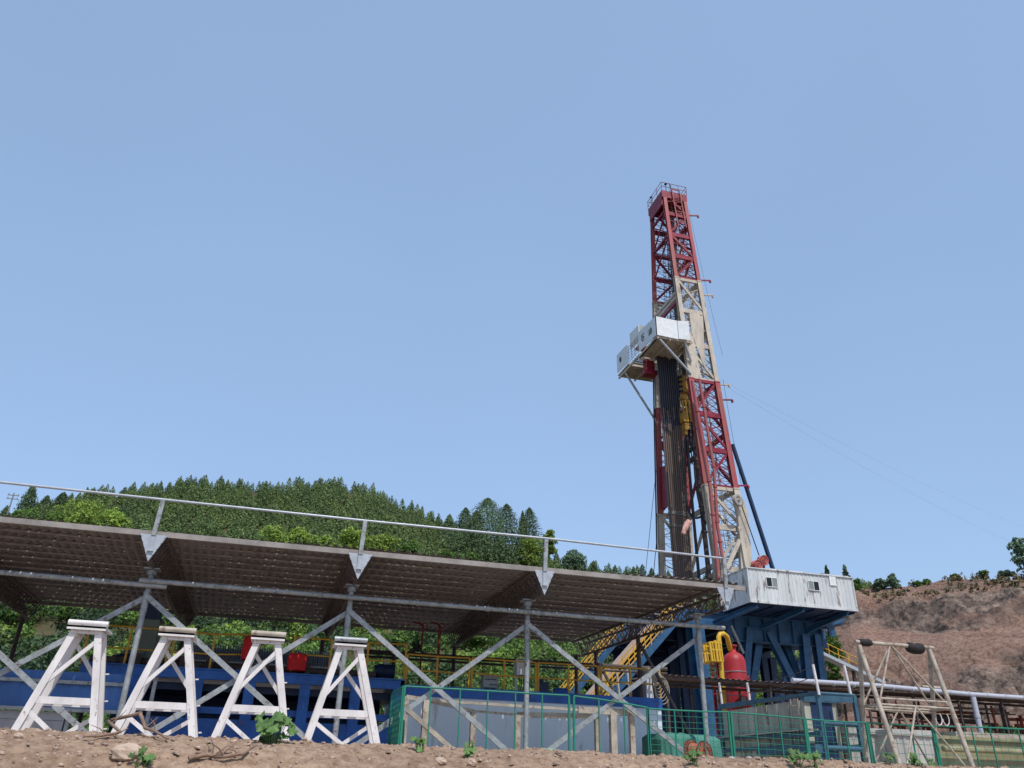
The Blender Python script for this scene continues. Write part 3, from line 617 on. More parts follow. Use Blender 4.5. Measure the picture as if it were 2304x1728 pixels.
# ================================================================== WHITE TRESTLES
def trestle(pTL, pTR, pBL, pBR, ang, label, capmix):
    Yt = 14.0; tl, tr_ = at(*pTL, Yt), at(*pTR, Yt); zt = (tl.z+tr_.z)/2
    root = thing('steel_trestle', label, 'trestle', ((tl.x+tr_.x)/2, Yt+0.3, PZ), 'white pipe trestles along the bank')
    def foot(t, b, xf): 
        p = at(*b, Yt); k = (PZ-0.05-t.z)/(p.z-t.z); return V(t.x+(p.x-t.x)*k, xf, PZ-0.05)
    ml, mr = tl.x+0.09, tr_.x-0.09
    for k, yy in enumerate((Yt, Yt+0.52)):
        a0, a1 = V(tl.x+0.12, yy+(0.06 if k == 0 else -0.06), zt-0.09), foot(tl, pBL, yy); b0, b1 = V(tr_.x-0.12, yy+(0.06 if k == 0 else -0.06), zt-0.09), foot(tr_, pBR, yy)
        for p, q_ in ((a0, a1), (b0, b1)):
            mb = MB(); mb.bar(p, q_, 0.10, 0.08, (0, 1, 0)); mb.build('leg', M['whitep'], root)
        P = lambda t, a=a0, b=a1: a.lerp(b, t)
        Q = lambda t, a=b0, b=b1: a.lerp(b, t)
        mb = MB(); mb.bar(P(0.60)+V(0.04, 0, 0), Q(0.60)-V(0.04, 0, 0), 0.05, 0.10, (0, 0, 1)); mb.build('crossbar', M['whitep'], root)
        for p, q_ in (((Q(0.10), P(0.48)) if k == 0 else (P(0.10), Q(0.48))), ((P(0.68), Q(1.0)-V(0.25, 0, 0)) if k == 0 else (Q(0.68), P(1.0)+V(0.25, 0, 0)))):
            mb = MB(); mb.bar(p, q_, 0.06, 0.05, (0, 1, 0)); mb.build('brace', M['whitep'], root)
    mb = MB(); mb.bar((tl.x+0.1, Yt+0.03, zt-0.16), (tr_.x-0.1, Yt+0.03, zt-0.16), 0.05, 0.06); 
    for s_ in (ml, mr): mb.bar((s_, Yt, zt-0.16), (s_, Yt+0.52, zt-0.16), 0.06)
    mb.build('crossbar', M['whitep'], root)
    mb = MB(); mb.box((tl.x, Yt-0.05, zt-0.11), (tr_.x, Yt+0.57, zt-0.08)); mb.box((tl.x, Yt-0.05, zt-0.14), (tr_.x, Yt-0.035, zt-0.08)); tp_ = mb.build('top_plate', M['whitep'], root)
    mb = MB(); mb.tube((tl.x-0.01, Yt+0.02, zt-0.035), (tr_.x+0.01, Yt+0.02, zt-0.035), 0.045, 12)
    mb.build('saddle_pipe', M['whitep'] if capmix == 0 else M['tan'] if capmix == 1 else M['galv'], tp_)
    mb = MB()
    for k in range(3):
        p = b0.lerp(b1, 0.35+0.22*k)+V(0.06, 0, 0); mb.bar(p, p+V(0.05, 0, 0.004), 0.02)
    mb.build('lug', M['whitep'], root)
    return root
trestle((157,1393), (243,1401), (35,1632), (213,1645), 0, 'leftmost white trestle in front of the blue sheet wall, with clean white saddle pipe', 0)
trestle((361,1408), (441,1416), (258,1640), (436,1650), 0, 'white trestle with brownish saddle pipe, second along from the blue sheet wall', 1)
trestle((568,1418), (643,1424), (483,1648), (646,1660), 0, 'white trestle rising behind the leafy weed on the bank, its saddle pipe half white', 1)
trestle((755,1432), (826,1437), (690,1660), (851,1672), 0, 'white trestle nearest the green wire fence, with grey saddle pipe', 2)

# ================================================================== BLUE SHEET WALL AND LOW WALL (far left)
hoard = thing('sheet_hoarding', 'scuffed blue corrugated sheet hoarding behind the leftmost trestles', 'hoarding', (-5, 20.6, PZ))
yb = 20.6; pa, pb = at(0, 1505, yb), at(284, 1522, yb); zlo = at(0, 1588, yb).z
mb = MB(); X0_, X1_ = -8.5, pb.x; n = int((X1_-X0_)/0.1); vs = []; fs = []
for k in range(n+1):
    x = X0_+(X1_-X0_)*k/n; yy = yb+(0.03 if (k % 4) in (0, 1) else 0.0)
    vs += [(x+0.04*0, yy, zlo), (x, yy, pa.z+0.02)]
    if k: fs.append((2*k-2, 2*k, 2*k+1, 2*k-1))
mb.add(vs, fs); mb.build('sheet', M['bluesheet'], hoard)
for z in (zlo-0.03, pa.z-0.20): mb = MB(); mb.bar((X0_, yb-0.04, z), (X1_+0.1, yb-0.04, z), 0.07); mb.build('rail', M['galv'], hoard)
for x in (-7.6, -5.9, -4.2, -2.6): mb = MB(); mb.bar((x, yb+0.09, PZ), (x, yb+0.09, pa.z), 0.08); mb.build('post', M['galv'], hoard)
mb = MB(); mb.box((-9, 20.62, PZ-0.1), (X1_-1.05, 20.95, zlo-0.075))
for k in range(3): mb.box((-9, 20.615, zlo-0.25-0.3*k), (X1_-1.05, 20.62, zlo-0.243-0.3*k), m=1)
tag(mb.build('block_wall', [M['wallgrey'], M['darksteel']], origin=(-5, 20.7, PZ)), 'low grey block wall below the blue sheet hoarding', 'wall')

# ================================================================== BLUE PLATFORM WITH ENGINES (left)
YT = 22.0
def pl(px, py, Y=YT): return at(px, py, Y)
plat = thing('equipment_platform', 'blue steel platform carrying engines and long finned pipes behind the trestles', 'platform', (-0.5, 23, PZ))
L0, R0 = pl(181, 1500), pl(910, 1545); zt = pl(500, 1506).z; zb_ = pl(500, 1530).z
mb = MB(); mb.box((L0.x, YT, zb_), (R0.x, YT+0.12, zt)); mb.box((L0.x, YT-0.05, zt-0.03), (R0.x, YT+3.6, zt)); mb.box((R0.x-0.1, YT, zb_), (R0.x, YT+3.6, zt-0.031)); mb.build('deck', M['blue'], plat)
za_, zb2, zc2 = pl(650, 1597).z, pl(650, 1612).z, pl(650, 1624).z; mb = MB(); mb.box((L0.x+1.2, YT+0.2, zb2), (R0.x-0.1, YT+0.6, za_)); mb.box((L0.x+1.2, YT+0.05, PZ), (R0.x-0.1, YT+0.5, zc2)); mb.build('base_skid', M['blue'], plat)
for px in (300, 440, 560, 685, 800, 895):
    x = pl(px, 1560).x; mb = MB(); mb.ibeam((x, YT+0.12, PZ+0.3), (x, YT+0.12, zb_), 0.26, 0.2, 0.03, (0, 1, 0)); mb.build('post', M['blue'], plat)
for px in (320, 500, 640, 850):
    x = pl(px, 1560).x; mb = MB(); mb.bar((x, YT+3.4, PZ), (x, YT+3.4, zb_), 0.2); mb.build('post', M['navy'], plat)
mb = MB(); mb.box((L0.x+0.5, YT+2.4, PZ+1.0), (R0.x-0.3, YT+2.6, zb_-0.02)); mb.box((L0.x+0.8, YT+0.6, zb_-0.22), (R0.x-0.2, YT+2.3, zb_-0.05)); mb.box((L0.x+0.4, YT+3.3, PZ), (R0.x-0.2, YT+3.5, zb_-0.3)); mb.box((L0.x+1.2, YT+3.0, PZ+0.2), (R0.x-0.6, YT+3.28, PZ+1.0)); mb.build('recess_shade_backing', M['navy'], plat)  # navy boxes added as a dark backing for the shaded recess
# equipment standing on the platform
zd = zt
def skid_item(name, label, cat, x, y=YT+0.8): return thing(name, label, cat, (x, y, zd))
a, b = pl(432, 1428, YT+1), pl(762, 1466, YT+1)
pr = skid_item('finned_cooler', 'long row of dark blue-grey finned tubes running behind the yellow rail', 'cooler', (a.x+b.x)/2, YT+1)
mb = MB(); zz0, zz1 = a.z-0.02, a.z+0.0
n = 62
for k in range(n):
    x = a.x+(b.x-a.x)*k/(n-1); mb.tube((x, YT+0.95, zd+0.30), (x, YT+0.95, zd+0.60), 0.022, 6); mb.tube((x+0.01, YT+1.15, zd+0.42), (x+0.01, YT+1.15, zd+0.72), 0.018, 5)
mb.build('tube_bank', mat('blue_grey_tube', (0.13, 0.16, 0.22), 0.5, 0.3, amt=0.3), pr)
mb = MB(); mb.box((a.x-0.1, YT+0.85, zd+0.22), (b.x+0.1, YT+1.3, zd+0.30)); mb.box((a.x-0.1, YT+1.24, zd+0.30), (b.x+0.1, YT+1.3, zd+0.66)); mb.build('tray', M['galv'], pr)
for y_, z_, r_ in ((YT+0.6, 0.14, 0.09), (YT+1.6, 0.2, 0.12)): mb = MB(); mb.tube((a.x-2.2, y_, zd+z_), (b.x+1.0, y_, zd+z_), r_, 10); mb.build('pipe', M['darksteel'], pr)
for k in range(16): x = a.x-1.8+k*0.34; MB().box((x, YT+0.3, zd), (x+0.12, YT+0.45, zd+0.1+0.1*(k % 3))).build('bracket', M['darksteel'], pr)
for k in range(5): MB().box((a.x-1.7+k*1.1, YT+0.5, zd), (a.x-1.6+k*1.1, YT+1.2, zd+0.25)).build('saddle', M['darksteel'], pr)
def engine(x0_, x1_, z1, label):
    e = skid_item('pump_motor', label, 'motor', (x0_+x1_)/2); mb = MB(); r = (z1-zd)*0.38
    mb.tube((x0_, YT+0.9, zd+r+0.08), (x1_, YT+0.9, zd+r+0.08), r, 16); mb.tube((x0_-0.08, YT+0.9, zd+r+0.08), (x0_, YT+0.9, zd+r+0.08), r*0.85, 16)
    for k in range(7): xx = x0_+(x1_-x0_)*(k+0.5)/7; mb.ring((xx, YT+0.9, zd+r+0.08), (1, 0, 0), r, 0.012, 14)
    mb.build('body', M['navy'], e); mb = MB(); mb.box((x0_+0.05, YT+0.6, zd), (x1_-0.05, YT+1.2, zd+0.09)); mb.build('foot', M['darksteel'], e); mb = MB(); mb.box((x0_+0.15, YT+0.75, zd+2*r+0.06), (x1_-0.2, YT+1.05, zd+2*r+0.2)); mb.build('terminal_box', M['galv'], e)
q1, q2 = pl(255, 1470), pl(296, 1470); engine(q1.x, q2.x, q1.z+0.12, 'dark drum motor left of the grey-green cabinet on the blue platform')
q1, q2 = pl(860, 1480), pl(900, 1480); engine(q1.x, q2.x, q1.z, 'small dark motor at the right end of the blue platform')
c0, c1 = pl(322, 1395, YT+1.2), pl(362, 1395, YT+1.2)
cb = skid_item('grey_green_cabinet', 'tall grey-green machine housing with a blue cap on the blue platform', 'machine', (c0.x+c1.x)/2, YT+1.2)
mb = MB(); mb.box((c0.x, YT+1.0, zd), (c1.x, YT+1.7, c0.z)); mb.box((c0.x-0.3, YT+0.9, zd+0.2), (c1.x-0.2, YT+1.0, zd+0.42)); mb.build('housing', mat('grey_green_paint', (0.16,0.2,0.17), 0.5, amt=0.2), cb)
mb = MB(); mb.box((c0.x-0.06, YT+0.95, c0.z), (c1.x+0.04, YT+1.75, c0.z+0.05)); mb.box((c0.x+0.05, YT+1.05, c0.z+0.05), (c1.x-0.05, YT+1.65, c0.z+0.42)); mb.build('cap', M['navy'], cb)
# railing panels round both platforms
def railing(name, label, pts, Y, drop, mid=0.5, mats=None, parentname=None, group='yellow guard rails on the tanks', mat_='yellow', r=0.025, toe=True):
    P = [at(x, y, Y) if len((x, y)) == 2 else None for x, y in pts]
    root = thing(name, label, 'guard rail', (P[0].x, Y, P[0].z-drop), group)
    mb = MB(); mb.path(P, r, 6); mb.build('top_rail', M[mat_], root)
    mb = MB(); mb.path([p-V(0, 0, drop*mid) for p in P], r*0.9, 6); mb.build('middle_rail', M[mat_], root)
    for p in P: mb = MB(); mb.bar(p, p-V(0, 0, drop+0.0), r*2.0); mb.build('post', M[mat_], root)
    return root
RY = YT+0.15
def zrail(px, py): return at(px, py, RY).z
d1 = zrail(400, 1413)-zd
railing('guard_rail', 'yellow guard rail around the grey-green cabinet on the blue platform', [(205,1404),(298,1411),(388,1418)], RY, d1, 0.55)
railing('guard_rail', 'yellow guard rail before the finned tubes with a red cover hung on it', [(397,1420),(485,1427),(566,1428)], RY, d1*0.95, 0.55)
railing('guard_rail', 'yellow guard rail in front of the finned tubes, right panel between two trestles', [(664,1433),(748,1440)], RY, d1*0.9, 0.5)
railing('guard_rail', 'short yellow guard rail at the right end of the blue platform', [(830,1446),(915,1450)], RY, d1*0.95, 0.5)
railing('guard_rail', 'low yellow guard rail between the blue platform and the grey tank', [(917,1472),(985,1477),(1057,1481)], RY, 0.78, 0.5)
railing('guard_rail', 'yellow guard rail above the grey tank in front of the control panel and white cabinet', [(1063,1480),(1135,1486),(1206,1491)], RY, 0.80, 0.5)
railing('guard_rail', 'yellow guard rail above the grey tank between white cabinet and stairs', [(1211,1491),(1279,1495),(1346,1499)], RY, 0.80, 0.5)
railing('guard_rail', 'yellow guard rail at the right end of the grey tank beneath the coiled hose', [(1352,1500),(1417,1503),(1483,1508)], RY, 0.80, 0.5)
for (x, y, w_, h_, lb) in ((559,1458,24,44,'red cloth cover hanging on the yellow rail beside the third trestle'),(668,1490,38,32,'square red cloth cover draped at the foot of the yellow rail')):
    p = at(x, y, RY-0.08); W_, H_ = w_/F_PX*RY*0.97*1.05, h_/F_PX*RY*0.97*1.05; mb = MB(); n = 10; g = random.Random(x)
    vs = []; fs = []
    ring_ = []
    for j in range(7):
        t = j/6
        for k in range(16):
            a_ = 2*math.pi*k/16; sx = abs(math.cos(a_))**0.5*math.copysign(1, math.cos(a_)); sy = abs(math.sin(a_))**0.5*math.copysign(1, math.sin(a_))
            f_ = (0.93+0.07*math.sin(t*math.pi))*(0.86 if j == 6 else 1)*(1+0.05*g.uniform(-1, 1)); vs.append((p.x+sx*W_/2*f_, p.y+sy*0.16*f_, p.z+H_*(t-0.5)))
            if j: o_ = (j-1)*16; fs.append((o_+k, o_+(k+1) % 16, o_+16+(k+1) % 16, o_+16+k))
    mb.add(vs, fs, True); mb.add(vs[-16:], [tuple(range(16))]); tag(mb.build('cloth_cover', M['redcloth'], origin=p), lb, 'cover')

# ================================================================== GREY TANK WITH BLUE RIM
tank = thing('mud_tank', 'long pale grey rectangular tank with a blue top rim under the shed', 'tank', (7, 24, PZ))
tx0, tx1 = pl(905, 1600).x, pl(1488, 1600).x; tz = pl(1200, 1556).z; tb = tz-0.27
mb = MB(); mb.box((tx0, YT, PZ), (tx1, YT+3.6, tb)); mb.build('body', M['grey'], tank)
mb = MB(); mb.box((tx0-0.02, YT-0.04, tb), (tx1+0.02, YT+3.64, tz)); mb.build('rim', M['blue'], tank)
for px, py in ((943,1563),(988,1572),(1324,1600),(1395,1595)):
    p = at(px, py, YT-0.05); mb = MB(); mb.ring((p.x, YT-0.06, tb-0.12), (0, 1, 0), 0.05, 0.015, 12); mb.build('lifting_eye', M['whitep'], tank)
# machines on the tank
def on_tank(name, label, cat, x0_, x1_, z0_, z1_, m_, legs=True, y=YT+0.5):
    t = thing(name, label, cat, ((x0_+x1_)/2, y, tz)); mb = MB(); mb.box((x0_, y, z0_), (x1_, y+0.3, z1_)); mb.box((x0_-0.02, y-0.02, z1_), (x1_+0.02, y+0.33, z1_+0.03)); mb.build('housing', m_, t)
    if legs:
        for x in (x0_+0.03, x1_-0.03): mb = MB(); mb.bar((x, y+0.15, tz), (x, y+0.15, z0_), 0.06); mb.build('leg', m_, t)
    return t
p0, p1 = at(1088, 1520, YT+0.4), at(1121, 1548, YT+0.4)
cp = on_tank('control_panel', 'pale control box with rows of dark knobs behind the yellow rail', 'control panel', p0.x, p1.x, p1.z, p0.z, M['panel'], y=YT+0.4)
for k in range(9):
    i, j = k % 5, k//5; mb = MB(); x = p0.x+0.07+i*0.065+(0.13 if j else 0); z = p0.z-0.09-0.13*j; mb.tube((x, YT+0.37, z), (x, YT+0.40, z), 0.018, 8); mb.build('knob', M['black'], cp)
p0, p1 = at(1163, 1489, YT+0.5), at(1193, 1520, YT+0.5); wc = on_tank('white_cabinet', 'white electrical cabinet on tall legs beside the third shed column', 'cabinet', p0.x, p1.x, p1.z, p0.z, M['whitec'])
mb = MB(); mb.box((p0.x-0.05, YT+0.45, p0.z+0.03), (p1.x+0.05, YT+0.85, p0.z+0.05)); mb.build('rain_hood', M['whitec'], wc)
mb = MB()
for k in range(4): x = p0.x+0.1+k*0.06; mb.path([(x, YT+0.6, p1.z), (x+0.01, YT+0.55, p1.z-0.2), (x-0.03, YT+0.6, tz)], 0.012, 5)
mb.build('cable', M['black'], wc)
p0, p1 = at(1452, 1514, YT+0.5), at(1468, 1568, YT+0.5); wb = on_tank('agitator_motor', 'grey capped machine with white box at the right end of the grey tank', 'motor', p0.x, p1.x, tz, p0.z-0.06, M['whitec'], False)
mb = MB(); mb.lathe((p0.x+0.08, YT+0.6, p0.z), (0, 0, 1), [(0, 0.02), (0.0, 0.14), (0.1, 0.16), (0.14, 0.12), (0.16, 0)], 14); mb.build('cap', M['panel'], wb)
hs = MB()
for k in range(7):
    r_ = 0.16+0.02*k; c_ = at(1474+k*2, 1518+k*3, RY-0.06); n = 18
    hs.path([c_+V(r_*0.8*math.cos(2*math.pi*j/n), -0.03-0.008*k, r_*1.3*math.sin(2*math.pi*j/n)-0.1-0.02*k) for j in range(n+1)], 0.012, 5)
tag(hs.build('hose_coil', M['tan'], origin=at(1474, 1530, RY)), 'loose coil of pale hose hanging on the end of the yellow rail', 'hose')
p = at(1217, 1545, YT+0.6); mb = MB(); mb.box((p.x-0.12, YT+0.5, tz), (p.x+0.2, YT+0.8, p.z+0.12)); mb.tube((p.x, YT+0.65, p.z+0.12), (p.x, YT+0.65, p.z+0.2), 0.1, 10); tag(mb.build('junction_box', M['navy'], origin=(p.x, YT+0.6, tz)), 'small dark blue box on the grey tank left of the stairs', 'box')
p = at(1262, 1555, YT+0.6); mb = MB(); mb.tube((p.x-0.2, YT+0.6, tz+0.1), (p.x+0.2, YT+0.6, tz+0.1), 0.1, 12); mb.box((p.x-0.1, YT+0.5, tz), (p.x+0.1, YT+0.7, tz+0.06)); tag(mb.build('pump_motor', M['blue'], origin=(p.x, YT+0.6, tz)), 'little blue motor lying on the grey tank', 'motor')
mb = MB(); pts = [at(820, 1466, 26), at(1100, 1484, 26), at(1500, 1506, 26)]; mb.path(pts, 0.07, 8); mb.path([p_-V(0, 0, 0.14) for p_ in pts], 0.04, 6); tag(mb.build('overhead_pipe', M['darksteel'], origin=pts[0]), 'long dark pipe crossing behind the yellow rails', 'pipe')
for px, lb in ((952, 'rust-red thin upright pipe left of the dark shed post'), (990, 'rust-red thicker upright pipe with a valve at its top')):
    p, q_ = at(px, 1408, 25), at(px, 1545, 25); mb = MB(); mb.tube(V(p.x, 25, tz-0.3), p, 0.03 if px < 960 else 0.045, 8); mb.path([p, p+V(-0.1, 0, 0.06), p+V(-0.3, 0, 0.08)], 0.03, 6); mb.ring(p+V(0.05, -0.06, -0.02), (0, 1, 0), 0.09, 0.015, 12); tag(mb.build('standing_pipe', mat('rust_red_pipe', (0.3,0.06,0.04), 0.7), origin=(p.x, 25, tz)), lb, 'pipe')
p = at(920, 1460, 23.2); mb = MB(); mb.path([V(p.x-0.02, 23.2, tz), p+V(0, 0, -0.15), p+V(0.06, 0, 0.0), p+V(0.2, 0, 0.02)], 0.022, 6); mb.lathe(p+V(0.2, 0, -0.02), (0.4, -0.3, 0.2), [(-0.02, 0.02), (0.0, 0.05), (0.12, 0.11), (0.14, 0.09), (0.14, 0)], 12)
tag(mb.build('flood_lamp', M['black'], origin=(p.x, 23.2, tz)), 'black gooseneck lamp at the right end of the blue platform', 'lamp')

# sandy pipe frame standing before the tank
YP = 19.9
fr = thing('goal_frame', 'rusty beige goal-shaped steel frame standing in front of the grey tank', 'frame', (6, YP, PZ))
def post(px, py, Y, w_=0.12):
    p = at(px, py, Y); mb = MB(); mb.bar((p.x, Y, PZ-0.1), (p.x, Y, p.z), w_); mb.build('post', M['tan'], fr); return p
A_ = post(914, 1568, YP-0.8); B_ = post(960, 1575, YP-0.8, 0.15); C_ = post(1065, 1600, YP); D_ = post(1165, 1608, YP); E_ = post(1343, 1612, YP); F_ = post(1378, 1602, YP-0.8, 0.15); G_ = post(1420, 1604, YP-0.8)
for a, b, w_ in ((A_, B_, 0.09), (B_, at(1300, 1597, YP-0.8), 0.06), (at(1300, 1597, YP-0.8), G_, 0.14), (B_, C_, 0.07), (D_, E_, 0.12), (C_, D_, 0.05)): mb = MB(); mb.bar(a, b, w_*0.8, w_); mb.build('beam', M['tan'], fr)
mb = MB(); mb.bar(V(A_.x+0.05, YP-0.85, PZ+1.15), V(A_.x+1.5, YP-0.85, PZ+0.1), 0.07, 0.1); mb.build('brace', M['tan'], fr)

# ================================================================== GREEN FENCES
def fence(name, label, corners, zb, posts=2, mesh=True, gap=0.16, group='green mesh fence panels', pr=0.021, net=None, solidpost=()):
    P = [Vector(p) for p in corners]; root = thing(name, label, 'fence', (P[0].x, P[0].y, zb), group)
    for a, b in zip(P[:-1], P[1:]):
        mb = MB(); mb.tube(a, b, pr*0.9, 6); mb.build('top_rail', M['green'], root)
        if mesh:
            mb = MB(); L_ = math.hypot(b.x-a.x, b.y-a.y); n = max(2, int(L_/gap)); 
            for k in range(1, n):
                p = a.lerp(b, k/n); mb.tube(p, V(p.x, p.y, zb), 0.005, 4, caps=False)
            h = a.z-zb; m2 = int(h/(gap*0.7))
            for k in range(1, m2): f_ = k/m2; mb.tube(V(a.x, a.y, zb+(a.z-zb)*f_), V(b.x, b.y, zb+(b.z-zb)*f_), 0.005, 4, caps=False)
            mb.build('wire_mesh', M['green'], root)
    for i, p in enumerate(P):
        w_ = pr*2.0 if i in (0, len(P)-1) else pr*1.2
        mb = MB(); mb.bar((p.x, p.y, zb), p, w_); mb.build('post', M['green'], root)
    return root
YFc = 17.0
xs_ = [911, 970, 1036, 1098, 1160, 1220, 1280]
fence('fence_panel', 'widest green framed fence panel, before the beige frame', [at(x, 1544+(x-911)*0.057, YFc) for x in xs_], PZ-0.05, mesh=False)
c0_ = at(911, 1544, YFc); c1_ = atX(882, 1562, c0_.x)
fence('fence_panel', 'green fence panel hung with netting, turning the corner next to the last trestle', [c0_+V(-0.03, 0.02, 0), c1_], PZ-0.05, gap=0.16)
mb = MB(); n = 14; vs = []; fs = []
for k in range(n+1):
    p = c0_.lerp(c1_, k/n); o_ = 0.05*math.sin(k*1.9); vs += [(p.x+0.06+o_, p.y, PZ), (p.x+0.05+o_*0.5, p.y, p.z-(0.55 if k < 8 else 0.3)-0.08*math.sin(k*1.3))]
    if k: fs.append((2*k-2, 2*k, 2*k+1, 2*k-1))
mb.add(vs, fs, True); tag(mb.build('shade_net', M['greennet'], origin=(c0_.x, c0_.y, PZ)), 'bunched green netting hanging inside the fence corner', 'netting')
fence('fence_panel', 'green fence panel with sloping top rail before the right end of the grey tank', [at(1291, 1566, YFc), at(1347, 1573, YFc), at(1403, 1582, YFc), at(1456, 1592, YFc)], PZ-0.05, mesh=False)
fence('mesh_fence', 'green wire mesh fence in front of the green tarpaulin and cable reels', [at(1458, 1594, YFc), at(1517, 1598, YFc), at(1581, 1601, YFc), at(1638, 1602, YFc)], PZ-0.05)
fence('mesh_fence', 'green wire mesh fence in front of the teal skid tank', [at(1644, 1603, YFc), at(1698, 1607, YFc), at(1753, 1612, YFc), at(1808, 1617, YFc)], PZ-0.05)
fence('mesh_fence', 'green wire mesh fence between the skid tank and the pipe trestle', [at(1812, 1618, YFc), at(1853, 1621, YFc), at(1900, 1624, YFc), at(1948, 1626, YFc)], PZ-0.05)
fence('mesh_fence', 'green wire mesh fence seen through the tan pipe trestle', [at(1952, 1626, YFc), at(2000, 1629, YFc), at(2048, 1632, YFc), at(2096, 1634, YFc)], PZ-0.05, gap=0.28)
fence('mesh_fence', 'green wire mesh fence at the right edge beyond the white downpipe', [at(2100, 1634, YFc), at(2185, 1636, YFc), at(2226, 1637, YFc), at(2290, 1640, YFc), at(2400, 1644, YFc)], PZ-0.05, gap=0.2)
# tarpaulin heap and reels
mb = MB(); cx, cy = at(1565, 1670, 19.5).x, 20.3; n, k_ = 34, 12; vs = []; fs = []; g = random.Random(5)
tl_, tr__ = at(1492, 1646, 19.5), at(1640, 1655, 19.5)
n = 90
for j in range(k_+1):
    t = j/k_
    for k in range(n):
        a = 2*math.pi*k/n; ca, sa = math.cos(a), math.sin(a); rad = min(1.0, 0.15+2.2*t) if t < 0.4 else 1.0+0.10*(t-0.4)
        fold = 1+0.055*max(0, t-0.3)*(math.sin(k*1.7)+math.sin(k*0.73+1))
        z = PZ + (tl_.z-PZ)*(1-0.06*t-0.94*max(0, (t-0.35)/0.65)**1.1) + 0.02*math.sin(k*0.9)*(t < 0.5)
        vs.append((cx+(tr__.x-tl_.x)*0.52*rad*math.copysign(abs(ca)**0.55, ca)*fold-0.12*t*ca, cy+0.8*rad*math.copysign(abs(sa)**0.55, sa)*fold, z - (0.1*ca if ca > 0 else 0)*(1-t)))
        if j: o_ = (j-1)*n; fs.append((o_+k, o_+(k+1) % n, o_+n+(k+1) % n, o_+n+k))
mb.add(vs, fs, True); mb.add(vs[:n], [tuple(range(n))]); tag(mb.build('tarpaulin_heap', M['greennet'], origin=(cx, cy, PZ)), 'goods covered with a creased sea-green tarpaulin behind the mesh fence', 'tarpaulin')
mb = MB(); p = at(1225, 1668, 18.2); n = 16
for j in range(5):
    for k in range(n): pass
prof_ = [(0.0, 1.0), (0.12, 0.9), (0.24, 0.6), (0.29, 0.3), (0.30, 0)]
mb.lathe((p.x, 18.4, PZ+0.15), (0, 0, 1), prof_, 18); ob = mb.build('net_heap', mat('pale_green_net', (0.25, 0.45, 0.33), 0.8, amt=0.3, scale=6, bump=0.5), origin=(p.x, 18.4, PZ)); tag(ob, 'low heap of pale green netting in front of the grey tank', 'netting')
rl = thing('cable_reel', 'empty orange-brown cable reel half sunk behind the bank at the fence', 'cable reel', at(1583, 1694, 18.0)-V(0, 0, 0.3))
cf, cb_ = at(1584, 1693, 18.0), at(1555, 1690, 18.25); ax = (cf-cb_).normalized(); face = V(0.35, -1, 0.12).normalized()
for c2, R0 in ((cf, 0.245), (cb_, 0.255)):
    mb = MB(); x, y = mb.frame(c2, c2+face); n = 30
    mb.lathe(c2, face, [(0, R0*0.97), (0.015, R0), (0.035, R0*0.97), (0.03, R0*0.55), (0.03, R0*0.2), (0, R0*0.2), (0, R0*0.97)], n)
    for k in range(20):
        a = 2*math.pi*k/20; d = x*math.cos(a)+y*math.sin(a); mb.bar(c2+face*0.036+d*R0*0.62, c2+face*0.036+d*R0*0.95, 0.012, 0.018, tuple(face), m=1)
    mb.ring(c2+face*0.036, face, R0*0.58, 0.012, 24, m=1); mb.ring(c2+face*0.036, face, R0*0.97, 0.012, 30, m=1); mb.build('flange', [M['reel'], M['darksteel']], rl)
mb = MB(); mb.tube(cb_, cf, 0.17, 20); mb.build('drum', mat('orange_reel_core', (0.50,0.16,0.09), 0.8), rl)

# ================================================================== DRILLING MAST
ZF = 11.9                                                   # rig floor
def LX(right, z): t = (z-14.2)/39; return (34.1-1.57*t) if right else (31.3-0.95*t)
def LY(far, z): t = (z-14.2)/39; return (63.7-5.0*t) if far else (54+2.0*t)
def LP(right, far, z): return V(LX(right, z), LY(far, z), z)
SEC = [ZF, 22.0, 31.9, 42.7, 53.2]
mast = thing('drilling_mast', 'tall red and cream lattice drilling mast rising from the blue rig', 'drilling mast', (32.5, 58.5, ZF))
for right in (0, 1):
    for far in (0, 1):
        for k in range(4):
            z0, z1 = SEC[k], SEC[k+1]; a, b = LP(right, far, z0), LP(right, far, z1); mb = MB(); w_ = 0.5-0.05*k
            mb.ibeam(a, b, w_, w_*0.9, 0.05, (0, 1, 0)); mb.bar(a, a+(b-a)*0.012, w_*1.15, w_*1.1, (0, 1, 0)); mb.bar(b-(b-a)*0.01, b, w_*1.12, w_*1.05, (0, 1, 0))
            mb.build('leg', M[('cream', 'redleg', 'cream', 'redleg')[k]], mast)
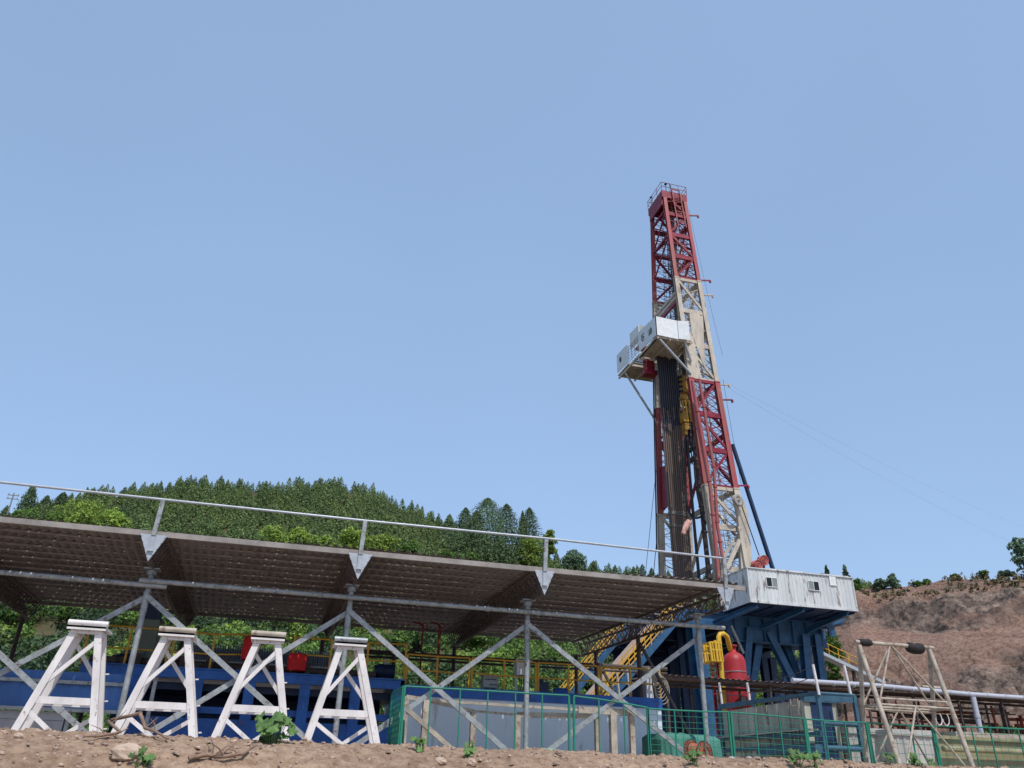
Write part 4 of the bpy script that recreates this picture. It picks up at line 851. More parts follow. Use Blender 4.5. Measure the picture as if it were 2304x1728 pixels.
for far in (0, 1):
    for k in range(4):
        mb = MB(); z0, z1 = SEC[k], SEC[k+1]; n = 3 if k < 3 else 4
        for j in range(n):
            za, zb = z0+(z1-z0)*j/n+0.1, z0+(z1-z0)*(j+1)/n; zm = (za+zb)/2
            mb.bar(LP(0, far, zb-0.15), LP(1, far, zb-0.15), 0.2, 0.28); mb.bar(LP(0, far, za), LP(1, far, za), 0.12, 0.16)
            if (j+k) % 2: mb.bar(LP(0, far, za), LP(1, far, zb), 0.15, 0.2); mb.bar(LP(0, far, zb-0.9), LP(1, far, za+1.4), 0.07, 0.07)
            else: mb.bar(LP(1, far, za), LP(0, far, zb), 0.15, 0.2); mb.bar(LP(1, far, zb-0.9), LP(0, far, za+1.4), 0.07, 0.07)
            for q_ in range(5):                              # light secondary lacing of the box section
                zq = za+(zb-za)*q_/5; zr = za+(zb-za)*(q_+1)/5; xm = (LX(0, zq)+LX(1, zq))/2; yy = LY(far, zq)+(0.45 if not far else -0.45)
                mb.bar((LX(1, zq), yy, zq), (xm+0.25, yy, zr), 0.05); mb.bar((xm+0.25, yy, zq), (LX(1, zr), yy, zr), 0.05); mb.bar((xm+0.25, yy, zq), (xm+0.25, yy, zr), 0.06); mb.bar((xm-0.1, yy, zq), (LX(0, zr)+0.1, yy, zr), 0.035); mb.bar((LX(0, zr)+0.15, yy, zr), (LX(1, zr)-0.1, yy, zr), 0.035)
        mb.build('side_lattice', M[('cream', 'red', 'cream', 'red')[k]], mast)
for k in range(4):                                          # rear face bracing
    mb = MB(); z0, z1 = SEC[k], SEC[k+1]; n = (2, 2, 2, 3)[k]
    for j in range(n):
        za, zb = z0+(z1-z0)*j/n+0.2, z0+(z1-z0)*(j+1)/n
        mb.bar(LP(1, 0, zb-0.1), LP(1, 1, zb-0.1), 0.25, 0.4)
        ym = V(LX(1, zb), (LY(0, zb)+LY(1, zb))/2, zb)
        if k >= 2: mb.bar(LP(1, 0, za), LP(1, 1, zb), 0.16, 0.2); mb.bar(LP(1, 1, za), LP(1, 0, zb), 0.16, 0.2)
        else: mb.bar(LP(1, 0, za), ym, 0.2, 0.22); mb.bar(LP(1, 1, za), ym, 0.2, 0.22)
    mb.build('rear_lattice', M[('cream', 'red', 'cream', 'red')[k]], mast)
mb = MB()                                                   # front portal at the top
for za, zb in ((45.0, 48.0), (48.0, 51.0)):
    mb.bar(LP(0, 0, zb), LP(0, 1, zb), 0.18, 0.25)
    if za > 44: mb.bar(LP(0, 0, za), LP(0, 1, zb), 0.12); mb.bar(LP(0, 1, za), LP(0, 0, zb), 0.12)
mb.build('front_portal', M['red'], mast); MB().bar(LP(0, 0, 40.2), LP(0, 1, 40.2), 0.18, 0.25).build('portal_beam', M['red'], mast)
for za in (41.2, 40.7): MB().bar(LP(0, 0, za), LP(0, 1, za), 0.15, 0.3).build('portal_beam', M['cream'], mast)
mb = MB(); mb.slab([LP(0, 1, 22.4)+V(0, -0.2, 0), LP(0, 1, 26.2)+V(0, -0.2, 0), LP(0, 1, 26.2)+V(0.2, -1.3, 0), LP(0, 1, 22.4)+V(0.2, -2.4, 0)], (0.12, 0, 0)); mb.build('gusset_plate', M['red'], mast)
# plates on the near side of the cream section
mb = MB(); f_ = lambda z, u: V(LX(0, z)+(LX(1, z)-LX(0, z))*u, LY(0, z)-0.12, z)
mb.slab([f_(31.9, 0.02), f_(31.9, 0.42), f_(36.2, 0.34), f_(37.2, 0.0)], (0, 0.05, 0)); mb.slab([f_(36.6, 0.3), f_(33, 0.62), f_(38.6, 0.9), f_(39.2, 0.35)], (0, 0.04, 0))
mb.build('cover_plate', M['cream'], mast)
# ladders and their cages
for far, u_, nm in ((0, 0.62, 'near'), (1, 0.42, 'far')):
    mb = MB(); yo = -0.75 if far else 0.75
    p = lambda z: V(LX(0, z)+(LX(1, z)-LX(0, z))*u_, LY(far, z)+yo, z)
    mb.ladder(p(ZF), p(52.8), (1, 0, 0), 0.5, 0.42, 0.028)
    z = ZF+2
    mb2 = MB()
    while z < 52.5:
        c = p(z); s_ = -1 if far else 1; pts = [c+V(0.45*math.cos(a), s_*0.72*math.sin(a), 0) for a in [math.pi*q_/8 for q_ in range(9)]]; mb2.path(pts, 0.022, 4); z += 1.15
    for a in (0.25, 0.5, 0.75): 
        pts = [p(z)+V(0.45*math.cos(math.pi*a), s_*0.72*math.sin(math.pi*a), 0) for z in (ZF+2, 30, 52)]; mb2.path(pts, 0.02, 4)
    ld_ = mb.build('ladder', M['cream'] if not far else M['rope'], mast); mb2.build('cage', M['cream'] if not far else M['rope'], ld_)
# crown
cz = 53.2; cx0, cx1, cy0, cy1 = LX(0, cz)-0.3, LX(1, cz)+0.25, LY(0, cz)-0.2, LY(1, cz)+0.3
crown = MB(); crown.box((cx0, cy0, cz-0.75), (cx1, cy0+0.2, cz)); crown.box((cx0, cy1-0.2, cz-0.75), (cx1, cy1, cz)); crown.box((cx0, cy0+0.2, cz-1.6), (cx0+0.15, cy1-0.2, cz)); crown.box((cx1-0.15, cy0+0.2, cz-0.75), (cx1, cy1-0.2, cz)); crown.box((cx0, cy0, cz+0.003), (cx1, cy1, cz+0.08))
cw = crown.build('crown_platform', M['red'], mast)
mb = MB(); cor = [V(cx0, cy0, cz+0.08), V(cx1, cy0, cz+0.08), V(cx1, cy1, cz+0.08), V(cx0, cy1, cz+0.08)]
for a, b in zip(cor, cor[1:]+cor[:1]):
    for h in (0.5, 1.0): mb.tube(a+V(0, 0, h), b+V(0, 0, h), 0.028, 5)
    for q_ in range(3): p = a.lerp(b, q_/3); mb.tube(p, p+V(0, 0, 1.0), 0.028, 5)
mb.build('railing', M['red'], cw)
mb = MB(); mb.path([(cx0+1.35, cy0+0.5, cz), (cx0+1.3, cy0+0.5, cz+1.3), (cx0+1.15, cy0+0.5, cz+1.6)], 0.05, 6); mb.lathe((cx0+0.9-0.25, cy0+0.3, cz), (0, 0, 1), [(0, 0.03), (1.15, 0.03), (1.2, 0.16), (1.3, 0.1), (1.32, 0)], 10); mb.lathe((cx0, cy1-0.8, cz), (0, 0, 1), [(0, 0.03), (1.0, 0.03), (1.03, 0.14), (1.12, 0.08), (1.13, 0)], 10); mb.build('warning_light', M['rope'], cw)
for q_ in range(4): mb = MB(); c = V((cx0+cx1)/2+0.15, cy0+1.0+q_*0.28, cz+0.35); mb.lathe(c, (0, 1, 0), [(0, 0), (0, 0.52), (0.05, 0.48), (0.1, 0.48), (0.15, 0.52), (0.15, 0)], 22); mb.build('crown_sheave', M['reel'], cw)
mb = MB(); xx = cx0+1.05
for dx in (0, 0.85): mb.bar((xx+dx, cy0-0.12, cz+0.35), (xx+dx+0.35, cy0-0.15, cz-4.2), 0.09)
mb.bar((xx, cy0-0.12, cz+0.35), (xx+0.85, cy0-0.12, cz+0.35), 0.09)
for q_ in range(6): mb.bar((xx+q_*0.06, cy0-0.14, cz-0.4-q_*0.65), (xx+0.85+q_*0.06, cy0-0.14, cz-0.4-q_*0.65), 0.05)
mb.build('access_ladder', M['redleg'], mast)
for z in (50.8, 42.9, 41.2, 31.7, 30.2, 22.3): mb = MB(); a = LP(1, 0, z)+V(0.2, 0, 0); mb.bar(a, a+V(0.95, -0.2, 0.05), 0.11); mb.box((a.x+0.85, a.y-0.28, z-0.2), (a.x+1.0, a.y-0.12, z+0.02)); mb.build('outrigger', M['red'] if z not in (41.2, 31.7) else M['cream'], mast)
# foot structures, big sheave, standpipes
mb = MB(); mb.slab([at(1660,1150,53.7), at(1682,1143,53.7), at(1694,1282,53.7), at(1668,1282,53.7), at(1664,1200,53.7)], (0, 0.35, 0)); mb.bar(at(1664,1185,53.6), at(1682,1285,53.6), 0.35, 0.2, (0, 1, 0)); mb.bar(at(1664,1215,53.5), at(1634,1280,53.5), 0.3, 0.2, (0, 1, 0)); mb.slab([at(1655,1135,53.8), at(1676,1128,53.8), at(1682,1186,53.8), at(1662,1180,53.8)], (0, 0.2, 0)); mb.build('foot_frame', M['cream'], mast)
mb = MB(); c = at(1657, 1127, 53.4); mb.lathe(c, (0.3, -1, 0), [(0, 0), (0, 0.5), (0.06, 0.5), (0.1, 0.40), (0.14, 0.40), (0.2, 0.5), (0.26, 0.5), (0.26, 0.3), (0.2, 0.25), (0.2, 0.1), (0.34, 0.08), (0.34, 0)], 24); mb.build('sheave', M['concrete'], mast)
for pts_, r_, m_ in (([(1558,857), (1598,1095), (1618,1312)], 0.15, 'redleg'), ([(1574,857), (1607,1060), (1614,1180), (1634,1312)], 0.13, 'redleg'), ([(1532,780), (1556,950), (1580,1150), (1597,1312)], 0.2, 'darksteel')):
    Yp = 53.5 if m_ == 'redleg' else 57.5; mb = MB(); P = [at(x, y, Yp) for x, y in pts_]; mb.path(P, r_, 10)
    for a, b in zip(P[:-1], P[1:]):
        for q_ in (0.3, 0.95): c = a.lerp(b, q_); d = (b-a).normalized(); mb.tube(c-d*0.06, c+d*0.06, r_*1.35, 10)
    mb.build('standpipe' if m_ == 'redleg' else 'guide_beam', M[m_], mast)
for pts_, r_ in (([(1546,985), (1553,1080), (1574,1312)], 0.13), ([(1541,985), (1543,1110), (1552,1155), (1570,1165), (1588,1150), (1596,1108)], 0.10), ([(1560,985), (1566,1090), (1583,1165), (1604,1190)], 0.09)):
    mb = MB(); P = [at(x, y, 56.5) for x, y in pts_]
    Q = []; nP = len(P)                                       # smooth the hose
    for i in range(nP-1):
        p0, p1, p2, p3 = P[max(i-1, 0)], P[i], P[i+1], P[min(i+2, nP-1)]
        for k in range(6): t = k/6; Q.append(0.5*((2*p1)+(p2-p0)*t+(2*p0-5*p1+4*p2-p3)*t*t+(3*p1-p0-3*p2+p3)*t**3))
    Q.append(P[-1]); mb.path(Q, r_, 7); tag(mb.build('mud_hose', M['black'], origin=P[0]), {0.13: 'long straight black hose dropping through the open mast to the rig floor', 0.10: 'black hose hanging in a U-shaped loop within the mast', 0.09: 'thinner black hose drooping towards the pink standpipes'}[r_], 'hose')
# monkey board: wind walls round a platform, with braces
X0m, Ym = 27.5, 54.0
mk = MB(); rb = lambda lo, hi, m=None: mk.box(lo, hi, m)
def wall(name, poly, off, m_='whitec'): b_ = MB(); b_.slab(poly, off); return b_.build(name, M[m_], board)
board = MB().box((X0m+0.1, Ym+0.1, 35.1), (30.9, 57.6, 35.2)).build('racking_board', M['cream'], mast)
wall('wind_wall', [(X0m, Ym, 35.15), (29.56, Ym, 35.05), (29.56, Ym, 36.93), (X0m, Ym, 37.02)], (0, 0.06, 0))
wall('wind_wall', [(29.6, Ym-0.02, 35.1), (30.5, Ym-0.35, 34.95), (30.5, Ym-0.35, 36.85), (29.6, Ym-0.02, 36.93)], (0, 0.06, 0))
ww = wall('wind_wall', [(X0m, Ym, 35.15), (X0m, 57.7, 35.4), (X0m, 57.7, 37.4), (X0m, Ym, 37.02)], (0.06, 0, 0))
wall('wind_wall', [(X0m+0.05, 57.6, 36.6), (X0m+0.05, 59.6, 36.7), (X0m+0.05, 59.6, 38.35), (X0m+0.05, 57.6, 38.2)], (0.06, 0, 0))
wall('wind_wall', [(X0m+0.1, 57.62, 36.6), (X0m+1.0, 57.62, 36.6), (X0m+1.0, 57.62, 38.2), (X0m+0.1, 57.62, 38.2)], (0, 0.06, 0), 'galv')
far_wall = wall('wind_wall', [(X0m-0.1, 60.0, 35.5), (X0m-0.1, 62.5, 35.6), (X0m-0.1, 62.5, 37.5), (X0m-0.1, 60.0, 37.4)], (0.06, 0, 0))
mb = MB()
for k in range(16): y = Ym+0.15+k*0.25; mb.bar((X0m+0.05, y, 35.02), (31.0, y, 35.02), 0.06, 0.14)
for x in (X0m+0.15, 28.8, 30.2): mb.bar((x, Ym+0.02, 34.9), (x, 57.6, 34.9), 0.1, 0.16)
for k in range(3): mb.bar((X0m+0.02, Ym+0.1, 34.75-k*0.0), (X0m+0.02, 57.7, 34.75), 0.08)
mb.build('finger_board', M['cream'], mast)
mb = MB(); mb.box((X0m, 60.0, 35.35), (30.9, 62.6, 35.45))
for k in range(12): y = 58.0+k*0.4; mb.bar((X0m+0.05, y, 35.25), (31.0, y, 35.25), 0.08, 0.16)
for x in (X0m+0.1, 29.2): mb.bar((x, 57.7, 35.12), (x, 62.6, 35.12), 0.12, 0.18)
mb.build('finger_board', M['cream'], mast)
mb = MB()
for k in range(6): z = 35.5+k*0.3; mb.bar((X0m-0.02, 57.75, z), (X0m-0.02, 59.9, z+0.0), 0.035)
for y in (57.8, 58.5, 59.2, 59.9): mb.bar((X0m-0.02, y, 35.4), (X0m-0.02, y, 37.2), 0.045)
mb.build('side_rail', M['cream'], mast)
for p, q_ in ((V(X0m+0.35, Ym+0.2, 34.85), LP(0, 0, 32.2)+V(0, -0.25, 0)), (V(X0m+0.1, 61.2, 35.1), LP(0, 1, 30.5)+V(-0.1, 0, 0)), (V(30.3, Ym+0.2, 34.9), V(31.0, Ym+0.7, 33.4))):
    mb = MB(); mb.tube(p, q_, 0.11, 10); mb.build('strut', M['galvb'], mast)
mb = MB(); p = at(1461, 795, 58.5); mb.box((p.x-0.5, 58.3, p.z-2.0), (p.x+0.35, 58.9, p.z+0.3)); mb.box((p.x-1.2, 58.2, p.z+0.3), (p.x+1.3, 58.9, p.z+0.55)); mb.box((p.x-0.7, 58.1, p.z-2.3), (p.x+0.5, 59.0, p.z-1.95)); mb.build('winch_frame', M['red'], mast)
for px in (1443, 1466): p = at(px, 803, 57.9); mb = MB(); mb.box((p.x-0.22, 57.7, p.z-0.3), (p.x+0.22, 58.1, p.z+0.3)); mb.build('lamp_box', M['whitec'], mast)
mb = MB(); p = at(1472, 905, 57); mb.tube(at(1470, 850, 60.2), at(1478, 1240, 61.5), 0.07, 6); mb.build('drain_pipe', M['rope'], mast)
# lettering on the wind wall facing left: two characters drawn with straight strokes
st = MB()
def stroke(cy, cz, s_, pts, m=None):                          # u runs towards the viewer's right (towards smaller Y)
    for (u0, v0), (u1, v1) in zip(pts[:-1], pts[1:]):
        st.bar((X0m-0.012, cy-u0*s_, cz+v0*s_), (X0m-0.012, cy-u1*s_, cz+v1*s_), 0.07, 0.02, (1, 0, 0))
cy, cz_ = 56.75, 36.35
for pts_ in ([(-0.5, 0.5), (0.5, 0.5)], [(-0.05, 0.5), (-0.5, -0.1)], [(-0.2, 0.05), (-0.2, -0.5), (0.42, -0.5), (0.42, 0.05), (-0.2, 0.05)]): stroke(cy, cz_, 0.62, pts_)
cy, cz_ = 55.2, 36.15
for pts_ in ([(-0.5, 0.5), (-0.38, 0.35)], [(-0.55, 0.15), (-0.42, 0.02)], [(-0.52, -0.5), (-0.36, -0.15)], [(-0.18, 0.28), (-0.18, -0.5), (0.5, -0.5), (0.5, 0.28), (-0.18, 0.28)], [(-0.18, -0.1), (0.5, -0.1)], [(0.16, 0.55), (0.16, -0.5)]): stroke(cy, cz_, 0.62, pts_)
st.build('lettering', M['black'], ww)
st = MB(); cy, cz_ = 61.6, 36.6
st.path([V(X0m-0.13, cy+0.17*math.cos(a), cz_+0.24*math.sin(a)) for a in np.linspace(0, 2*math.pi, 13)], 0.03, 5); st.bar((X0m-0.13, cy, cz_+0.34), (X0m-0.13, cy, cz_-0.34), 0.04, 0.02, (1, 0, 0)); st.build('lettering', M['black'], far_wall)
# ================================================================== PIPE STANDS, BLOCK, TOP DRIVE
PIPE2 = mat('dull_brown_pipe', (0.165,0.12,0.10), 0.6, 0.1, amt=0.15, scale=0.5, stretch=4)
def pipe_line(k, row):
    u = k/9; Yb_, Yt_ = 58.4+row*0.19, 57.2+row*0.19
    a, b = at(1518+40*u+1.2*(row % 2), 1310, Yb_-row*0.0), at(1479+41*u+1.2*(row % 2), 800, Yt_); t = (ZF+0.05-a.z)/(b.z-a.z); a = a+(b-a)*t; t = (36.4-a.z)/(b.z-a.z); return a, a+(b-a)*t
for row in range(3):
    for k in range(10):
        if row and k in (9,): continue
        a, b = pipe_line(k, row); mb = MB(); m_ = (M['piper'], PIPE2, M['piper'], PIPE2)[(k*3+row*2) % 4]; c = a.lerp(b, 0.70+0.05*math.sin(k*2.3+row)); mb.tube(a, c, 0.084, 8); mb.tube(c, b, 0.084, 8, m=1)
        for q_ in (0.35, 0.69): e = a.lerp(b, q_+0.004*math.sin(k*5)); d = (b-a).normalized()*0.3; mb.tube(e-d, e+d, 0.092, 8, m=0 if q_ < 0.6 else 1)
        e = mb.build('drill_pipe_stand', [m_, M['pipe']], origin=a)
        tag(e, ('long pipe stand in the front row of the dark bundle leaning in the mast', 'long pipe stand in the middle row of the dark bundle leaning in the mast', 'long pipe stand in the back row of the dark bundle leaning in the mast')[row], 'drill pipe', 'drill pipe stands racked in the mast')
mb = MB()
for z in (19.5, 19.62, 20.5, 20.6, 20.72):
    t = (z-ZF)/(36.4-ZF); P4 = []
    for k, row, dx, dy in ((0, 0, -0.1, -0.1), (4.5, 0, 0, -0.1), (9, 0, 0.1, -0.1), (9, 2, 0.1, 0.1), (0, 2, -0.1, 0.1), (0, 0, -0.1, -0.1)): a, b = pipe_line(k, row); P4.append(a.lerp(b, t)+V(dx, dy, 0.04*math.sin(z*9+k)))
    mb.path(P4, 0.028, 5)
tag(mb.build('binding_rope', M['galv'], origin=(31, 58.5, 20)), 'steel rope wound in two bands around the bundle of pipe stands', 'rope')
bx_, by_, bz_ = 31.9, 57.0, 32.6
tv = thing('travelling_block', 'ochre yellow travelling block with black chevrons hung in the mast', 'block', (bx_, by_, bz_))
P_ = lambda x, y, Y=by_: at(x, y, Y)
a, b = P_(1533, 848), P_(1550, 886)
mb = MB(); mb.slab([(a.x, by_-0.35, b.z+0.1), (a.x+0.1, by_-0.35, b.z), (b.x-0.05, by_-0.35, b.z), (b.x, by_-0.35, b.z+0.25), (b.x, by_-0.35, a.z-0.3), (b.x-0.2, by_-0.35, a.z), (a.x, by_-0.35, a.z)], (0, 0.7, 0)); mb.build('side_plate', M['ochre'], tv)
c0_ = a.x; mb = MB(); mb.slab([(c0_-0.02, by_-0.3, b.z-0.1), (c0_-0.02, by_-0.3, a.z+0.1), (c0_-0.02, by_+0.85, a.z+0.1), (c0_-0.02, by_+0.85, b.z-0.1)], (-0.06, 0, 0))
mb.build('striped_plate', M['ochre'], tv)
mb = MB()
for k in range(4):
    z = b.z+0.1+k*0.48; mb.slab([(c0_-0.095, by_-0.3, z-0.2), (c0_-0.095, by_+0.85, z+0.25), (c0_-0.095, by_+0.85, z+0.48), (c0_-0.095, by_-0.3, z+0.03)], (0.012, 0, 0))
mb.build('chevron', M['navy'], tv)
for q_ in range(4): mb = MB(); c = V((a.x+b.x)/2, by_-0.25+q_*0.16, a.z+0.05); mb.lathe(c, (0, 1, 0), [(0, 0), (0, 0.36), (0.08, 0.36), (0.08, 0)], 18); mb.build('sheave', M['darksteel'], tv)
mb = MB()
for q_ in range(10): mb.tube(V((a.x+b.x)/2-0.3+0.6*(q_ % 2), by_-0.3+q_*0.07, a.z), V(LX(0, cz)+1.0+0.5*(q_ % 2), 57.0+q_*0.09, cz-0.5), 0.03, 5, caps=False)
tag(mb.build('drilling_line', M['rope'], origin=(bx_, by_, a.z)), 'parallel wire ropes running from the crown down to the yellow block', 'wire rope')
td = thing('top_drive', 'ochre yellow top drive with boxy motor hanging under the travelling block', 'top drive', (bx_, by_, b.z-2))
def tdp(name, lo, hi, m_='ochre', Y0=-0.3, Y1=0.3):
    a, b = P_(*lo), P_(*hi); mb = MB(); x0_, x1_ = sorted((a.x, b.x)); z0_, z1_ = sorted((a.z, b.z)); c = min(0.12, (x1_-x0_)/4)
    mb.slab([(x0_+c, by_+Y0, z0_), (x1_-c, by_+Y0, z0_), (x1_, by_+Y0, z0_+c), (x1_, by_+Y0, z1_-c), (x1_-c, by_+Y0, z1_), (x0_+c, by_+Y0, z1_), (x0_, by_+Y0, z1_-c), (x0_, by_+Y0, z0_+c)], (0, Y1-Y0, 0)); return mb.build(name, M[m_], td)
tdp('hook', (1531, 888), (1545, 902)); tdp('hook', (1535, 900), (1549, 912)); tdp('motor', (1549, 902), (1561, 933), 'ochre', -0.5, 0.4); tdp('gearbox', (1532, 928), (1543, 952), 'ochre', -0.4, 0.3); tdp('gearbox', (1553, 938), (1563, 955), 'ochre', -0.5, 0.2); tdp('cross_beam', (1540, 932), (1564, 940), 'darksteel'); tdp('pipe_handler', (1537, 950), (1548, 970)); tdp('pipe_handler', (1538, 968), (1545, 980), 'ochre', -0.25, 0.2); tdp('hose_tray', (1546, 935), (1553, 985), 'pipe', -0.3, 0.3)
for x in (1531, 1538, 1545): a_, b__ = P_(x, 905), P_(x+6, 952); mb = MB(); mb.tube(a_+V(0, -0.35, 0), b__+V(0, -0.35, 0), 0.09, 8); mb.build('link', M['yellowb'] if x == 1538 else M['ochre'], td)
for x, y0_, y1_ in ((1543, 978, 1012), (1552, 980, 1012)): mb = MB(); mb.tube(P_(x, y0_), P_(x+4, y1_), 0.1, 8); mb.build('elevator_link', M['black'], td)
tdp('elevator', (1540, 1008), (1560, 1017), 'black')
mb = MB()
for x in (1546, 1550, 1555): mb.tube(P_(x, 1014), P_(x+3, 1045), 0.06, 6)
mb.build('elevator_link', M['rope'], td)
p0, p1 = at(1551, 1174, 53), at(1537, 1201, 53); mb = MB(); mb.path([p0, p0.lerp(p1, 0.3)+V(-0.08, 0, 0), p1], [0.26, 0.24, 0.15], 10); tag(mb.build('windsock', M['windsock'], origin=p0), 'limp pink windsock hanging before the pipe bundle', 'windsock')
# back strut and ropes
mb = MB(); mb.tube(at(1648, 1000, 60), at(1742, 1290, 60), 0.19, 12); mb.build('back_strut', M['navy'], mast)
def wire(label, p, q_, r=0.02, sag=0.0, name='wire_rope', grp=None, cat='wire'):
    mb = MB(); pts = []
    for k in range(13): t = k/12; c = Vector(p).lerp(Vector(q_), t); c.z -= sag*4*t*(1-t); pts.append(c)
    mb.path(pts, r, 4); return tag(mb.build(name, M['rope'], origin=p), label, cat, grp)
wire('dark rope slanting from the mast foot sheave down to the red drums', at(1666, 1130, 53.4), at(1708, 1250, 53.4), 0.05)
wire('thin guy wire running from the mast far down to the left of it', at(1476, 1060, 59), at(1441, 1400, 70), 0.022)
wire('very thin guy wire dropping just left of the mast foot', at(1477, 1220, 61), at(1468, 1320, 64), 0.03)
wire('thin line hanging from the top outrigger along the right leg of the mast', at(1550, 470, 55), at(1626, 800, 55), 0.013, 0.8)
wire('thin line from the middle outrigger down past the right leg of the mast', at(1627, 855, 54), at(1668, 1090, 54), 0.018, 0.4)
wire('faint guy wire crossing the sky to the tall tree on the brown crest', at(1614, 858, 55), at(2296, 1228, 110), 0.006, 1.0)
wire('upper faint guy wire crossing the sky towards the right edge', at(1614, 850, 55), at(2330, 1195, 110), 0.005, 1.0)

# ================================================================== DRILLER'S CABIN
X0, X1, Y0, Z0, Z1 = 30.65, 39.2, 49.0, 11.82, 14.02
cabn = thing('drillers_cabin', 'rust-streaked white corrugated cabin jutting from the rig floor', 'cabin', (X0, Y0, Z0)); D_ = 3.6
def sheetwall(name, a, b, z0_, z1_, nrm, m_, par, rib=0.3, gaps=()):
    a, b = Vector(a), Vector(b); L_ = (b-a).length; u = (b-a)/L_; n = int(L_/rib); mb = MB(); nv = Vector(nrm)*0.022; prof = [(0, 0), (0.55, 0), (0.62, 1), (0.93, 1), (1.0, 0)]
    vs = []; fs = []; k = 0
    for i in range(n):
        for t, d in prof[(0 if i == 0 else 1):]:
            p = a+u*((i+t)*L_/n)+nv*d; vs += [(p.x, p.y, z0_), (p.x, p.y, z1_)]; k += 1
            if k > 1: fs.append((2*k-4, 2*k-2, 2*k-1, 2*k-3))
    mb.add(vs, fs); return mb.build(name, m_, par)
sheetwall('wall', (X0, Y0, 0), (X1, Y0, 0), Z0, Z1, (0, -1, 0), M['dirtywhite'], cabn)
sheetwall('wall', (X0, Y0+D_, 0), (X0, Y0, 0), Z0, Z1, (-1, 0, 0), M['dirtywhite'], cabn)
mb = MB(); mb.box((X0+0.01, Y0+0.01, Z0+0.01), (X1-0.01, Y0+D_, Z1-0.01)); mb.build('wall', M['dirtywhite'], cabn)
mb = MB(); mb.box((X0-0.08, Y0-0.1, Z1), (X1+0.05, Y0+D_, Z1+0.07)); mb.box((X0+1.8, Y0-0.05, Z1+0.073), (X0+4.6, Y0+0.9, Z1+0.12)); mb.box((X0+6.2, Y0-0.05, Z1+0.073), (X1-0.3, Y0+0.5, Z1+0.13)); mb.build('roof', M['dirtywhite'], cabn); mb = MB(); mb.box((X0-0.02, Y0-0.02, Z0-0.2), (X1, Y0+D_, Z0-0.163)); mb.build('underfloor_shade_plate', M['navy'], cabn)  # navy plate added under the cabin to paint its underside as shaded
mb = MB(); mb.box((X0-0.06, Y0-0.08, Z0-0.16), (X1+0.04, Y0+D_, Z0-0.003)); mb.box((X0-0.03, Y0-0.07, Z0), (X0+0.05, Y0+0.03, Z1)); mb.box((X1-0.06, Y0-0.07, Z0), (X1+0.03, Y0+0.03, Z1)); mb.build('frame', M['dirtywhite'], cabn)
for px, op in ((1737, 'L'), (1831, 'R')):
    c = at(px, 1310 if px < 1800 else 1318, Y0-0.08); w_ = 0.84; h_ = 0.60; wn = MB(); wn.box((c.x-w_/2-0.035, Y0-0.09, c.z-h_/2-0.035), (c.x+w_/2+0.035, Y0-0.05, c.z-h_/2)); wn.box((c.x-w_/2-0.035, Y0-0.09, c.z+h_/2), (c.x+w_/2+0.035, Y0-0.05, c.z+h_/2+0.035))
    for s_ in (-1, 0, 1): wn.box((c.x+s_*(w_/2+0.018)-0.018, Y0-0.09, c.z-h_/2), (c.x+s_*(w_/2+0.018)+0.018, Y0-0.05, c.z+h_/2))
    wf = wn.build('window', M['whitec'], cabn)
    for s_ in (0, 1):
        mb = MB(); mb.box((c.x-w_/2+s_*(w_/2+0.03), Y0-0.075, c.z-h_/2), (c.x-0.03+s_*(w_/2+0.03), Y0-0.055, c.z+h_/2)); mb.build('pane', M['glass'] if (s_ == 0) == (op == 'L') else M['glassg'], wf)
c = at(1874, 1308, Y0-0.08); mb = MB(); mb.box((c.x-0.27, Y0-0.085, c.z-0.3), (c.x+0.27, Y0-0.05, c.z+0.36)); mb.build('hatch', M['whitec'], cabn)
c = at(1658, 1306, Y0+1.5); mb = MB(); mb.box((X0-0.075, Y0+1.0, Z0+1.2), (X0-0.05, Y0+2.6, Z0+1.6)); mb.build('name_board', M['whitec'], cabn)
# ================================================================== SUBSTRUCTURE
sub = thing('rig_substructure', 'massive blue steel substructure of girders and slanting legs under the rig floor', 'steel frame', (33, 57, PZ))
YS = 52.2
def S_(px, py, Y=YS): return at(px, py, Y)
mb = MB(); mb.box((26.5, YS+0.9, ZF-0.35), (41.0, 66.0, ZF-0.1)); mb.build('floor_deck', M['navy'], sub)
gz0, gz1 = S_(1600, 1404).z, ZF-0.36
mb = MB(); mb.ibeam((26.6, YS+0.6, (gz0+gz1)/2), (31.0, YS+0.6, (gz0+gz1)/2), 0.5, gz1-gz0, 0.05); mb.build('girder', M['bluef'], sub)
mb = MB(); mb.ibeam((31.0, YS+0.9, (gz0+gz1)/2-0.45), (39.3, YS+0.9, (gz0+gz1)/2-0.45), 0.5, gz1-gz0+0.9, 0.05)
for k in range(7): x = 31.6+k*1.2; mb.box((x, YS+0.68, gz0-0.8), (x+0.06, YS+0.9, gz1-0.08))
mb.build('girder', M['bluef'], sub)
for y in (57.5, 62.5, 65.8): mb = MB(); mb.ibeam((26.6, y, gz0+0.3), (40.5, y, gz0+0.3), 0.5, 1.4, 0.05); mb.build('girder', M['navy'], sub)
for x in (26.8, 30.8, 34.8, 39.0): mb = MB(); mb.ibeam((x, YS+1.2, gz0+0.4), (x, 65.7, gz0+0.4), 0.4, 1.2, 0.05); mb.build('cross_girder', M['navy'], sub)
for a, b in (((1606,1404), (1702,1362)), ((1712,1412), (1806,1371)), ((1820,1418), (1906,1380))):
    p, q_ = S_(*a, YS+0.6), at(*b, Y0+0.15); mb = MB(); mb.ibeam(V(p.x, YS+0.7, p.z), V(q_.x, Y0+0.1, Z0-0.3), 0.28, 0.34, 0.04)
    mb.ibeam((q_.x, Y0+0.05, Z0-0.25), (q_.x, YS+0.7, Z0-0.25), 0.2, 0.16, 0.03); mb.build('bracket', M['bluef'], sub)
